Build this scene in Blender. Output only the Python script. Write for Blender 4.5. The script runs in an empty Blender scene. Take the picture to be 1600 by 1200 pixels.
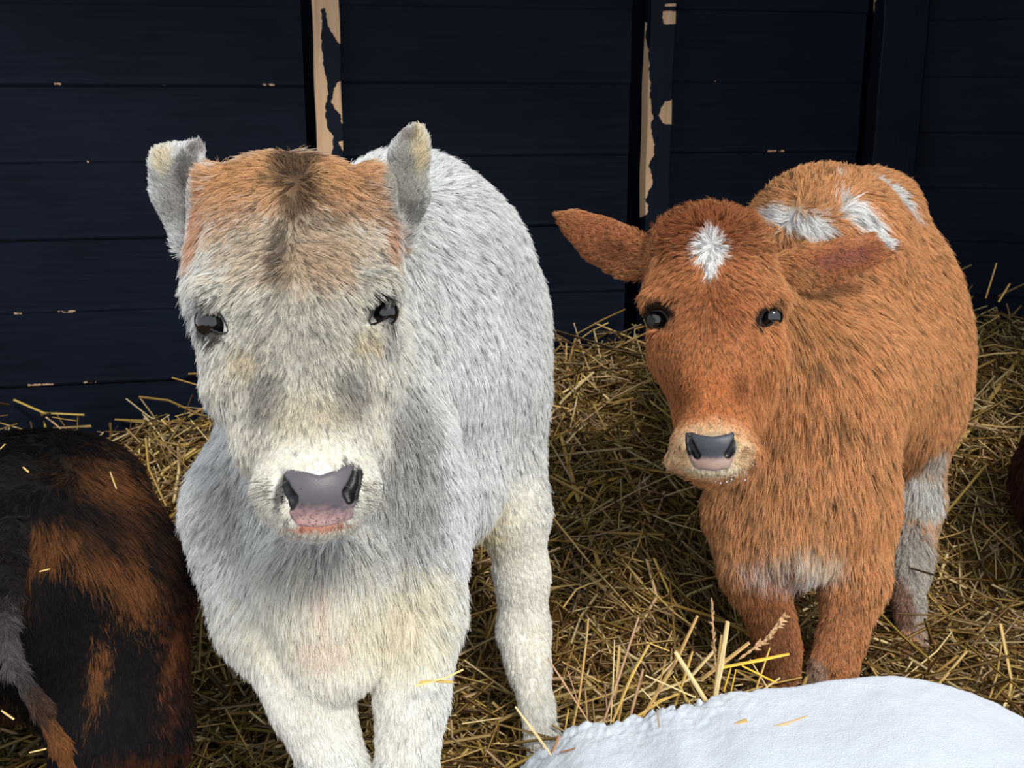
import bpy, math, random, time
import numpy as np
from mathutils import Vector, Matrix
T0 = time.time()
rng = np.random.default_rng(7)
random.seed(7)
SC = bpy.context.scene
COL = SC.collection

# ------------------------------------------------------------------ camera, world, lights, exposure
F_PX = 1700.0
H_CAM = 0.9
PITCH = math.radians(14)
cam_d = bpy.data.cameras.new('camera')
cam = bpy.data.objects.new('camera', cam_d)
COL.objects.link(cam)
cam.location = (0, 0, H_CAM)
cam.rotation_euler = (math.radians(90) - PITCH, 0, 0)
cam_d.sensor_width = 36
cam_d.lens = F_PX / 1600 * 36
cam_d.clip_start = 0.02
cam_d.dof.use_dof = True; cam_d.dof.focus_distance = 1.25; cam_d.dof.aperture_fstop = 18
SC.camera = cam

world = bpy.data.worlds.new('world')
SC.world = world
world.use_nodes = True
wn = world.node_tree
bg = wn.nodes['Background']
bg.inputs['Color'].default_value = (0.86, 0.92, 1.0, 1)
bg.inputs['Strength'].default_value = 1.2

sun_d = bpy.data.lights.new('sun', 'SUN')
sun_d.energy = 2.5
sun_d.angle = math.radians(12)
sun_d.color = (1.0, 0.95, 0.87)
sun = bpy.data.objects.new('sun', sun_d)
COL.objects.link(sun)
sun_dir = Vector((-0.36, 0.70, -0.78)).normalized()      # direction the light travels
sun.rotation_euler = sun_dir.to_track_quat('-Z', 'Y').to_euler()

SC.view_settings.view_transform = 'Standard'
SC.view_settings.look = 'None'
SC.view_settings.gamma = 1.0
SC.view_settings.exposure = 0.0
SC.view_settings.use_curve_mapping = False

# ------------------------------------------------------------------ frames and small helpers
CP, SP = math.cos(PITCH), math.sin(PITCH)
RR = np.array([1.0, 0, 0]); UU = np.array([0, SP, CP]); FF = np.array([0, CP, -SP])
CAMP = np.array([0, 0, H_CAM])

def CC(x, y, z):                                   # pixel + depth -> camera-frame metres
    return np.array([(x - 800) / F_PX * z, -(y - 600) / F_PX * z, z])
def c2w(p):
    p = np.asarray(p, float)
    return CAMP + p[..., 0:1] * RR + p[..., 1:2] * UU + p[..., 2:3] * FF
def w2c(p):
    q = np.asarray(p, float) - CAMP
    return np.stack([q @ RR, q @ UU, q @ FF], -1)
def PW(x, y, z):
    return c2w(CC(x, y, z))
def pix(pw):
    c = w2c(pw)
    return 800 + c[..., 0] / c[..., 2] * F_PX, 600 - c[..., 1] / c[..., 2] * F_PX, c[..., 2]

def lin(c):
    c = np.asarray(c, float) / 255
    return np.where(c <= 0.04045, c / 12.92, ((c + 0.055) / 1.055) ** 2.4)

def tag(o, label=None, cat=None, group=None, kind=None):
    if label: o['label'] = label
    if cat: o['category'] = cat
    if group: o['group'] = group
    if kind: o['kind'] = kind
    return o

def mesh_obj(name, verts, faces, mat, parent=None, smooth=True, col=None, colname='col'):
    me = bpy.data.meshes.new(name)
    verts = np.asarray(verts, np.float32)
    if isinstance(faces, np.ndarray):
        n, k = faces.shape
        me.vertices.add(len(verts)); me.vertices.foreach_set('co', verts.ravel())
        me.loops.add(n * k); me.loops.foreach_set('vertex_index', faces.ravel().astype(np.int32))
        me.polygons.add(n)
        me.polygons.foreach_set('loop_start', np.arange(0, n * k, k, dtype=np.int32))
        me.polygons.foreach_set('loop_total', np.full(n, k, np.int32))
        me.update(calc_edges=True); me.validate()
    else:
        me.from_pydata([tuple(v) for v in verts], [], faces)
    if smooth: me.polygons.foreach_set('use_smooth', np.ones(len(me.polygons), bool))
    if col is not None:
        a = me.color_attributes.new(colname, 'FLOAT_COLOR', 'POINT')
        c4 = np.ones((len(verts), 4), np.float32); c4[:, :3] = col
        a.data.foreach_set('color', c4.ravel())
    me.materials.append(mat)
    o = bpy.data.objects.new(name, me)
    COL.objects.link(o)
    if parent is not None:
        o.parent = parent
        o.location = -parent.location
    return o

def empty(name, loc):
    o = bpy.data.objects.new(name, None)
    o.empty_display_size = 0.05
    COL.objects.link(o); o.location = loc
    return o

def new_mat(name, rough=0.7, spec=0.3):
    m = bpy.data.materials.new(name); m.use_nodes = True
    nt = m.node_tree; b = nt.nodes['Principled BSDF']
    b.inputs['Roughness'].default_value = rough
    b.inputs['Specular IOR Level'].default_value = spec
    return m, nt, b

def attr_mat(name, rough=0.6, spec=0.3, bump=None, mul=1.0, sheen=0.0):
    m, nt, b = new_mat(name, rough, spec)
    a = nt.nodes.new('ShaderNodeAttribute'); a.attribute_name = 'col'
    nt.links.new(a.outputs['Color'], b.inputs['Base Color'])
    if bump:
        n = nt.nodes.new('ShaderNodeTexNoise'); n.inputs['Scale'].default_value = bump[0]
        n.inputs['Detail'].default_value = 4
        g = nt.nodes.new('ShaderNodeTexCoord'); nt.links.new(g.outputs['Object'], n.inputs['Vector'])
        bp = nt.nodes.new('ShaderNodeBump'); bp.inputs['Strength'].default_value = bump[1]
        bp.inputs['Distance'].default_value = bump[2]
        nt.links.new(n.outputs['Fac'], bp.inputs['Height']); nt.links.new(bp.outputs['Normal'], b.inputs['Normal'])
    return m

def vnoise(p, scale, seed=0):                      # 3D value noise, p (n,3)
    q = np.asarray(p) * scale + seed * 17.31 + 1000
    i = np.floor(q).astype(np.int64); f = q - i; f = f * f * (3 - 2 * f)
    def h(a, b, c):
        v = (a * 73856093) ^ (b * 19349663) ^ (c * 83492791) ^ (seed * 2654435)
        v = (v ^ (v >> 13)) * 1274126177 & 0x7fffffff
        return (v % 10007) / 10007.0
    r = 0
    for dx in (0, 1):
        for dy in (0, 1):
            for dz in (0, 1):
                w = (f[:, 0] if dx else 1 - f[:, 0]) * (f[:, 1] if dy else 1 - f[:, 1]) * (f[:, 2] if dz else 1 - f[:, 2])
                r = r + w * h(i[:, 0] + dx, i[:, 1] + dy, i[:, 2] + dz)
    return r
def fbm(p, scale, seed=0, oct=3):
    r = 0; a = 0.5; t = 0
    for k in range(oct):
        r = r + a * vnoise(p, scale * 2 ** k, seed + k); t += a; a *= 0.5
    return r / t
def sstep(a, b, x):
    t = np.clip((x - a) / (b - a), 0, 1); return t * t * (3 - 2 * t)

def box_mesh(cx, cy, cz, sx, sy, sz):
    v = [(cx + a * sx / 2, cy + b * sy / 2, cz + c * sz / 2) for a in (-1, 1) for b in (-1, 1) for c in (-1, 1)]
    f = [(0, 1, 3, 2), (4, 6, 7, 5), (0, 4, 5, 1), (2, 3, 7, 6), (0, 2, 6, 4), (1, 5, 7, 3)]
    return v, f

# ------------------------------------------------------------------ implicit-surface modeller (camera-aligned metric grid)
def rot(roll=0, tilt=0, turn=0):
    a, b, c = map(math.radians, (roll, tilt, turn))
    Rz = np.array([[math.cos(a), -math.sin(a), 0], [math.sin(a), math.cos(a), 0], [0, 0, 1]])
    Rx = np.array([[1, 0, 0], [0, math.cos(b), -math.sin(b)], [0, math.sin(b), math.cos(b)]])
    Ry = np.array([[math.cos(c), 0, math.sin(c)], [0, 1, 0], [-math.sin(c), 0, math.cos(c)]])
    return Rz @ Ry @ Rx

class Sdf:
    def __init__(s, h, fine=None, hf=None):
        s.ops = []; s.h = h; s.fine = fine or []; s.hf = hf or h
    # each op: (sign, fn, lo, hi, k)
    def ell(s, x, y, z, rx, ry, rz, k=25, roll=0, tilt=0, turn=0, sub=False):
        c = CC(x, y, z); m = z / F_PX
        r = np.array([rx, ry, rz]) * m; M = rot(roll, tilt, turn).T
        def fn(X, Y, Z):
            a, b, d = X - c[0], Y - c[1], Z - c[2]
            u = [M[i, 0] * a + M[i, 1] * b + M[i, 2] * d for i in range(3)]
            k0 = np.sqrt((u[0] / r[0]) ** 2 + (u[1] / r[1]) ** 2 + (u[2] / r[2]) ** 2)
            k1 = np.sqrt((u[0] / r[0] ** 2) ** 2 + (u[1] / r[1] ** 2) ** 2 + (u[2] / r[2] ** 2) ** 2)
            return k0 * (k0 - 1) / np.maximum(k1, 1e-6)
        R = r.max(); s.ops.append((sub, fn, c - R, c + R, k * m)); return s
    def cap(s, a, b, k=25, sub=False, flat=1.0, n=None):     # a, b = (x, y, z, r_px)
        A, B = CC(*a[:3]), CC(*b[:3]); ra, rb = a[3] * a[2] / F_PX, b[3] * b[2] / F_PX
        ba = B - A; L2 = max(float(ba @ ba), 1e-9); nn = None
        if flat != 1.0:
            nn = np.array(n if n is not None else (0, 0, 1.0)); nn = nn - ba * (nn @ ba) / L2; nn /= np.linalg.norm(nn)
        def fn(X, Y, Z):
            px, py, pz = X - A[0], Y - A[1], Z - A[2]
            t = np.clip((px * ba[0] + py * ba[1] + pz * ba[2]) / L2, 0, 1)
            vx, vy, vz = px - t * ba[0], py - t * ba[1], pz - t * ba[2]
            if nn is not None:
                w = (vx * nn[0] + vy * nn[1] + vz * nn[2]) * (flat - 1)
                vx, vy, vz = vx + w * nn[0], vy + w * nn[1], vz + w * nn[2]
            d = np.sqrt(vx * vx + vy * vy + vz * vz) - (ra + (rb - ra) * t)
            return d / (flat ** 0.5) if nn is not None else d
        R = max(ra, rb); s.ops.append((sub, fn, np.minimum(A, B) - R, np.maximum(A, B) + R, k * a[2] / F_PX)); return s
    def chain(s, pts, k=25, sub=False, flat=1.0, n=None):
        for a, b in zip(pts[:-1], pts[1:]): s.cap(a, b, k, sub, flat, n)
        return s
    def surf(s, x, y, z0=0.75, z1=2.4):             # depth of the surface seen at a pixel
        zz = np.arange(z0, z1, 0.001); X = (x - 800) / F_PX * zz; Y = -(y - 600) / F_PX * zz
        v = np.full(len(zz), 1.0)
        for sub, fn, lo, hi, k in s.ops:
            d = fn(X, Y, zz); far = np.maximum(np.maximum(lo[0] - X, X - hi[0]), np.maximum(lo[1] - Y, Y - hi[1])) > k * 1.2 + 0.03
            if sub:
                d = -d; h = np.maximum(k - np.abs(d - v), 0) / k; r = np.maximum(v, d) + h * h * k / 4
            else:
                h = np.maximum(k - np.abs(d - v), 0) / k; r = np.minimum(v, d) - h * h * k / 4
            v = np.where(far, v, r)
        i = np.nonzero(v < 0)[0]
        return float(zz[i[0]]) if len(i) else z1
    def axes(s):
        lo = np.min([o[2] for o in s.ops if not o[0]], 0) - 0.02
        hi = np.max([o[3] for o in s.ops if not o[0]], 0) + 0.02
        ax = []
        for d in range(3):
            iv = sorted((max(f[0][d], lo[d]), min(f[1][d], hi[d])) for f in s.fine)
            xs = [lo[d]]
            while xs[-1] < hi[d]:
                x = xs[-1]; st = s.hf if any(a <= x < b for a, b in iv) else s.h
                nx = x + st
                if st == s.h:
                    for a, b in iv:
                        if x < a < nx: nx = a + 1e-6
                xs.append(nx)
            ax.append(np.array(xs, np.float32))
        return ax
    def evaluate(s, ax):
        vol = np.full([len(a) for a in ax], 1.0, np.float32)
        for sub, fn, lo, hi, k in s.ops:
            m = k * 1.2 + 0.03
            sl = []
            for d in range(3):
                i0 = np.searchsorted(ax[d], lo[d] - m); i1 = np.searchsorted(ax[d], hi[d] + m)
                sl.append(slice(max(i0 - 1, 0), i1 + 1))
            X, Y, Z = ax[0][sl[0]][:, None, None], ax[1][sl[1]][None, :, None], ax[2][sl[2]][None, None, :]
            if min(X.size, Y.size, Z.size) == 0: continue
            d = fn(X, Y, Z).astype(np.float32); v = vol[tuple(sl)]
            if sub:
                d = -d; h = np.maximum(k - np.abs(d - v), 0) / k
                vol[tuple(sl)] = np.maximum(v, d) + h * h * k / 4
            else:
                h = np.maximum(k - np.abs(d - v), 0) / k
                vol[tuple(sl)] = np.minimum(v, d) - h * h * k / 4
        return vol

def surface_nets(vol, ax):
    inside = vol < 0
    c = [inside[i:vol.shape[0] - 1 + i, j:vol.shape[1] - 1 + j, k:vol.shape[2] - 1 + k] for i in (0, 1) for j in (0, 1) for k in (0, 1)]
    cnt = sum(x.astype(np.int8) for x in c)
    I, J, K = np.nonzero((cnt > 0) & (cnt < 8))
    idx = np.full(cnt.shape, -1, np.int32); idx[I, J, K] = np.arange(len(I))
    acc = np.zeros((len(I), 3)); n = np.zeros(len(I))
    corners = [(i, j, k) for i in (0, 1) for j in (0, 1) for k in (0, 1)]
    V = {q: vol[I + q[0], J + q[1], K + q[2]].astype(float) for q in corners}
    for d in range(3):
        for q in corners:
            if q[d]: continue
            r = list(q); r[d] = 1; r = tuple(r)
            a, b = V[q], V[r]; m = (a < 0) != (b < 0)
            t = np.where(m, a / np.where(m, a - b, 1), 0)
            p = np.tile(np.array(q, float), (len(I), 1)); p[:, d] = t
            acc += p * m[:, None]; n += m
    acc /= n[:, None]
    pos = np.stack([np.interp(g + acc[:, d], np.arange(len(ax[d])), ax[d]) for d, g in enumerate((I, J, K))], -1)
    faces = []
    for d in range(3):
        e, f = (d + 1) % 3, (d + 2) % 3
        sa = [slice(None)] * 3; sb = [slice(None)] * 3
        sa[d] = slice(0, -1); sb[d] = slice(1, None)
        A, B = inside[tuple(sa)], inside[tuple(sb)]
        g = np.array(np.nonzero(A != B)).T
        ok = (g[:, e] > 0) & (g[:, f] > 0) & (g[:, e] < vol.shape[e] - 1) & (g[:, f] < vol.shape[f] - 1)
        g = g[ok]; flip = A[g[:, 0], g[:, 1], g[:, 2]]
        def at(de, df):
            h = g.copy(); h[:, e] -= de; h[:, f] -= df
            return idx[h[:, 0], h[:, 1], h[:, 2]]
        q = np.stack([at(1, 1), at(0, 1), at(0, 0), at(1, 0)], -1)
        q[~flip] = q[~flip][:, ::-1]
        faces.append(q)
    F = np.concatenate(faces); F = F[(F >= 0).all(1)][:, ::-1]     # camera frame is left-handed
    return pos, F

def relax(pos, F, it, lam=0.5, w=None):
    n = len(pos)
    E = np.concatenate([F[:, [0, 1]], F[:, [1, 2]], F[:, [2, 3]], F[:, [3, 0]]])
    deg = np.bincount(E[:, 0], minlength=n)[:, None] + np.bincount(E[:, 1], minlength=n)[:, None]
    for _ in range(it):
        a = np.stack([np.bincount(E[:, 0], pos[E[:, 1], d], n) + np.bincount(E[:, 1], pos[E[:, 0], d], n) for d in range(3)], -1)
        dl = (a / np.maximum(deg, 1) - pos) * lam
        pos = pos + (dl if w is None else dl * w[:, None])
    return pos

def vnormals(pos, F):
    nf = np.cross(pos[F[:, 2]] - pos[F[:, 0]], pos[F[:, 3]] - pos[F[:, 1]])
    n = np.stack([sum(np.bincount(F[:, k], nf[:, d], len(pos)) for k in range(4)) for d in range(3)], -1)
    return n / np.maximum(np.linalg.norm(n, axis=1, keepdims=True), 1e-12)

class Skin:                                        # a built surface that can be probed from pixels
    def __init__(s, sdf, it=1):
        ax = sdf.axes(); vol = sdf.evaluate(ax)
        s.cp, s.F = surface_nets(vol, ax)
        s.cp = relax(s.cp, s.F, it)
        s.p = c2w(s.cp); s.n = vnormals(s.p, s.F)
        s.px = 800 + s.cp[:, 0] / s.cp[:, 2] * F_PX; s.py = 600 - s.cp[:, 1] / s.cp[:, 2] * F_PX
        s.face = (s.n * (CAMP - s.p)).sum(1) > 0
    def probe(s, x, y):
        d = np.hypot(s.px - x, s.py - y)
        m = np.nonzero((d < 14) & s.face)[0]
        if len(m) == 0: m = np.argsort(d)[:3]
        return s.p[m[np.argmin(s.cp[m, 2] + d[m] * 0.0004)]]

def blobw(P, skin, b, soft=0.35, warp=None):       # b = (x, y, rx, ry, roll) ; 3-D ellipsoidal falloff round the probed point
    x, y, rx, ry, roll = b
    c = skin.probe(x, y); z = (c - CAMP) @ FF; m = z / F_PX
    q = (P - c)
    a = math.radians(roll); u = q @ RR; v = q @ UU; w = q @ FF
    uu = u * math.cos(a) + v * math.sin(a); vv = -u * math.sin(a) + v * math.cos(a)
    d = np.sqrt((uu / (rx * m)) ** 2 + (vv / (ry * m)) ** 2 + (w / (max(rx, ry) * m * 1.5 + 0.03)) ** 2)
    if warp is not None: d = d + warp
    return 1 - sstep(1 - soft, 1 + soft, d)

def paint(P, skin, base, blobs, jit=0.25, seed=3, sc=60, extra=None):
    out = np.tile(np.asarray(base, float), (len(P), 1)) if np.ndim(base) else np.full((len(P), 1), float(base))
    warp = (fbm(P, sc, seed) - 0.5) * 2 * jit
    if extra is not None: warp = warp + extra
    for b in blobs:
        w = blobw(P, skin, b[:5], b[7] if len(b) > 7 else 0.35, warp)[:, None] * b[6]
        out = out * (1 - w) + np.asarray(b[5], float) * w
    return out

# ------------------------------------------------------------------ fur
def hair_object(name, pts, rad, colr, mat, parent):
    n, k, _ = pts.shape
    hc = bpy.data.hair_curves.new(name)
    hc.add_curves([k] * n)
    hc.position_data.foreach_set('vector', pts.astype(np.float32).ravel())
    ra = hc.attributes.get('radius') or hc.attributes.new('radius', 'FLOAT', 'POINT')
    ra.data.foreach_set('value', rad.astype(np.float32).ravel())
    ca = hc.attributes.new('col', 'FLOAT_COLOR', 'POINT')
    c4 = np.ones((n * k, 4), np.float32); c4[:, :3] = np.clip(colr, 0, 1).reshape(-1, 3)
    ca.data.foreach_set('color', c4.ravel())
    hc.materials.append(mat)
    o = bpy.data.objects.new(name, hc); COL.objects.link(o)
    if parent is not None:
        o.parent = parent; o.location = -parent.location
    tag(o, kind='stuff')
    return o

def grow(skin, name, parent, mat, guides, kids, base_col, col_blobs, len_blobs, base_len, flow, bald=(), lift=0.35,
         lift_blobs=(), root_dark=0.5, dark_blobs=(), clump=0.6, crad=0.0045, rad=0.00032, jit=0.3, droop=0.15,
         speck=0.25, csc=60, seed=1, curl=0.10, jcol=0.25, clump_blobs=(), crad_blobs=(), cj=0.12, streak=0.08, streak_blobs=(), sdark=0.55):
    r = np.random.default_rng(seed)
    F = skin.F; P = skin.p; N = skin.n
    tri = np.concatenate([F[:, [0, 1, 2]], F[:, [0, 2, 3]]])
    A = P[tri[:, 0]]; B = P[tri[:, 1]]; C = P[tri[:, 2]]
    area = np.linalg.norm(np.cross(B - A, C - A), axis=1)
    cen = (A + B + C) / 3; nn = N[tri].mean(1)
    fx, fy, fz = pix(cen)
    vis = ((nn * (CAMP - cen)).sum(1) / np.linalg.norm(CAMP - cen, axis=1))
    infr = (fx > -60) & (fx < 1660) & (fy > -60) & (fy < 1260)
    LT = np.clip(paint(cen, skin, base_len, len_blobs, 0.2)[:, 0], 0.004, None)
    w = area * (base_len / LT) ** 0.9 * np.where(infr, np.where(vis > -0.3, 1.0, 0.3), 0.25) / fz ** 1.0
    w /= w.sum()
    t = r.choice(len(tri), guides, p=w)
    u, v = r.random(guides), r.random(guides); m = u + v > 1; u[m] = 1 - u[m]; v[m] = 1 - v[m]
    G = A[t] + (B - A)[t] * u[:, None] + (C - A)[t] * v[:, None]
    NN = N[tri[t, 0]] * (1 - u - v)[:, None] + N[tri[t, 1]] * u[:, None] + N[tri[t, 2]] * v[:, None]
    NN /= np.linalg.norm(NN, axis=1, keepdims=True)
    keep = np.ones(guides, bool)
    for b in bald: keep &= blobw(G, skin, b[:5], 0.02) < 0.5
    G, NN = G[keep], NN[keep]; g = len(G)
    # direction field
    FP = np.array([skin.probe(f[0], f[1]) for f in flow])
    FD = np.array([f[2] * RR - f[3] * UU + (f[4] if len(f) > 4 else 0) * FF for f in flow])
    FD /= np.linalg.norm(FD, axis=1, keepdims=True)
    Tn = np.zeros((g, 3))
    for i in range(0, g, 20000):
        d2 = ((G[i:i + 20000, None] - FP[None]) ** 2).sum(-1)
        ww = 1 / (d2 + 0.0004) ** 2
        Tn[i:i + 20000] = (ww / ww.sum(1, keepdims=True)) @ FD
    nj = np.stack([fbm(G, 45, 11 + k) - 0.5 for k in range(3)], -1)
    Tn = Tn + nj * jit * 2.2 + r.normal(size=(g, 3)) * jit * 0.25
    Tn -= NN * (Tn * NN).sum(1, keepdims=True); Tn /= np.maximum(np.linalg.norm(Tn, axis=1, keepdims=True), 1e-6)
    L = paint(G, skin, base_len, len_blobs, 0.2)[:, 0] * r.uniform(0.8, 1.15, g)
    LF = paint(G, skin, lift, lift_blobs, 0.2)[:, 0] * r.uniform(0.7, 1.3, g)
    K = 5; ts = np.linspace(0, 1, K)
    down = np.array([0, 0, -1.0])
    side = np.cross(NN, Tn)
    ph = r.uniform(0, 6.28, g); cv = r.normal(size=g) * curl
    seg = []
    for i in range(K - 1):
        tm = (i + 0.5) / (K - 1)
        a = LF * (1.7 - 1.4 * tm)
        d = Tn * np.cos(a)[:, None] + NN * np.sin(a)[:, None] + down * droop * tm + side * (cv * tm * 2)[:, None]
        seg.append(d / np.linalg.norm(d, axis=1, keepdims=True) * (L / (K - 1))[:, None])
    cur = np.zeros((g, K, 3)); cur[:, 1:] = np.cumsum(np.stack(seg, 1), 1)
    # children
    n = g * kids
    gi = np.repeat(np.arange(g), kids)
    CR_ = paint(G, skin, crad, crad_blobs, 0.1)[:, 0]
    rr = np.sqrt(r.random(n)) * CR_[gi]
    an = r.uniform(0, 2 * np.pi, n)
    off = Tn[gi] * (rr * np.cos(an))[:, None] + side[gi] * (rr * np.sin(an))[:, None]
    sc = r.uniform(0.7, 1.08, n)
    CL = paint(G, skin, clump, clump_blobs, 0.1)[:, 0] if len(clump_blobs) else np.full(g, clump)
    cl = CL[gi] * r.uniform(0.5, 1.2, n)
    jt = r.normal(size=(n, 3)) * 0.07
    pts = np.empty((n, K, 3), np.float32)
    for i, tt in enumerate(ts):
        pts[:, i] = (G[gi] - NN[gi] * np.minimum(0.0010, L[gi] * 0.06)[:, None] + off * (1 - cl * tt ** 1.3)[:, None] + cur[gi, i] * sc[:, None]
                     + jt * (L[gi] * tt ** 2)[:, None])
    radii = np.empty((n, K), np.float32)
    prof = np.array([1.0, 1.0, 0.85, 0.6, 0.22])
    dz = np.clip((G[gi] - CAMP) @ FF, 0.8, 2.2)
    radii[:] = (rad * dz * r.uniform(0.75, 1.25, n))[:, None] * prof
    roots = G[gi] + off
    c = paint(roots, skin, base_col, col_blobs, jcol, 5, csc, (r.normal(size=g) * cj)[gi] + r.normal(size=n) * cj)
    gv = 1 + (r.random(g) - 0.5)[gi, None] * speck * 0.8 + (r.random(n) - 0.5)[:, None] * speck
    c = c * gv
    sp_ = paint(G, skin, streak, streak_blobs, 0.2)[:, 0]
    sg = np.where(r.random(g) < sp_, sdark, 1.0)
    c = c * sg[gi][:, None] ** r.uniform(0.4, 1.2, n)[:, None]
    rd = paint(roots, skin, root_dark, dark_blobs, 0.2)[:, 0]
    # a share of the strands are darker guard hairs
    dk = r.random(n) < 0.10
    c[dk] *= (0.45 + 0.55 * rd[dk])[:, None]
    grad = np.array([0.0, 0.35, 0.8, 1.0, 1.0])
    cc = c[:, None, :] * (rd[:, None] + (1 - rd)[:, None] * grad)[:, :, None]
    return hair_object(name, pts, radii, cc, mat, parent)

def eyelid(S, x, y, rx, ry, roll, w, root, dz=-0.0005, rgb=(24, 19, 19)):
    """dark rim of the eye opening, a closed tube lying on the head's surface"""
    n, m = 30, 8; a = math.radians(roll); C = []
    for i in range(n):
        t = 2 * math.pi * i / n; u = rx * math.cos(t); v = ry * math.sin(t) * (1 - .25 * abs(math.cos(t)))
        X = x + u * math.cos(a) + v * math.sin(a); Y = y - (u * math.sin(a) - v * math.cos(a))
        C.append((X, Y, S.surf(X, Y)))
    z = np.array([c[2] for c in C]); z = np.minimum(z, np.median(z) + 0.022)
    z = (np.roll(z, 1) + z + np.roll(z, -1)) / 3
    P = np.array([CC(c[0], c[1], zz + dz) for c, zz in zip(C, z)]); V = []; R = w * z.mean() / F_PX
    for i in range(n):
        d = P[(i + 1) % n] - P[i - 1]; d /= np.linalg.norm(d); e1 = np.cross(d, [0, 0, 1.0]); e1 /= np.linalg.norm(e1); e2 = np.cross(d, e1)
        for j in range(m):
            th = 2 * math.pi * j / m; V.append(P[i] + R * (e1 * math.cos(th) + e2 * math.sin(th)))
    F = [(i * m + j, i * m + (j + 1) % m, ((i + 1) % n) * m + (j + 1) % m, ((i + 1) % n) * m + j) for i in range(n) for j in range(m)]
    return mesh_obj('eyelid', c2w(np.array(V)), F, M_NOSE, root, col=np.tile(lin(rgb), (len(V), 1)))

def whiskers(name, skin, parent, mat, spots, seed=4):  # spots: (x, y, dx, dy, len_px, n, spread, rgb)
    r = np.random.default_rng(seed); pts = []; cols = []
    for x, y, dx, dy, ln, n, sp, rgb in spots:
        for _ in range(n):
            c = skin.probe(x + r.normal() * sp, y + r.normal() * sp); z = (c - CAMP) @ FF; m = z / F_PX
            d = dx * RR - dy * UU - 0.5 * FF; d = d / np.linalg.norm(d) + r.normal(size=3) * 0.16
            L = ln * m * r.uniform(0.6, 1.2); t = np.linspace(0, 1, 5)[:, None]
            pts.append(c + d * L * t + np.array([0, 0, -1]) * L * 0.25 * t ** 2); cols.append(lin(rgb))
    pts = np.array(pts); n = len(pts)
    rad = np.tile(np.array([0.00028, 0.00026, 0.0002, 0.00014, 0.00006]), (n, 1))
    cc = np.repeat(np.array(cols)[:, None], 5, 1)
    return hair_object(name, pts, rad, cc, mat, parent)

# ------------------------------------------------------------------ materials
M_FUR = attr_mat('fur', 0.6, 0.2)
nt = M_FUR.node_tree; _b = nt.nodes['Principled BSDF']; _a = [n for n in nt.nodes if n.type == 'ATTRIBUTE'][0]
_t = nt.nodes.new('ShaderNodeBsdfTranslucent'); nt.links.new(_a.outputs['Color'], _t.inputs['Color'])
_m = nt.nodes.new('ShaderNodeMixShader'); _m.inputs[0].default_value = 0.32
nt.links.new(_b.outputs[0], _m.inputs[1]); nt.links.new(_t.outputs[0], _m.inputs[2])
nt.links.new(_m.outputs[0], nt.nodes['Material Output'].inputs['Surface'])
M_SKIN = attr_mat('hide', 0.8, 0.15)
M_NOSE = attr_mat('nose_skin', 0.42, 0.5, bump=(900, 0.35, 0.0006))
M_EYE, nt, b = new_mat('eye', 0.04, 0.6)
b.inputs['Base Color'].default_value = (0.006, 0.005, 0.006, 1); b.inputs['Coat Weight'].default_value = 0.6
b.inputs['Coat Roughness'].default_value = 0.02
M_STRAW = attr_mat('straw', 0.5, 0.35)

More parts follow.
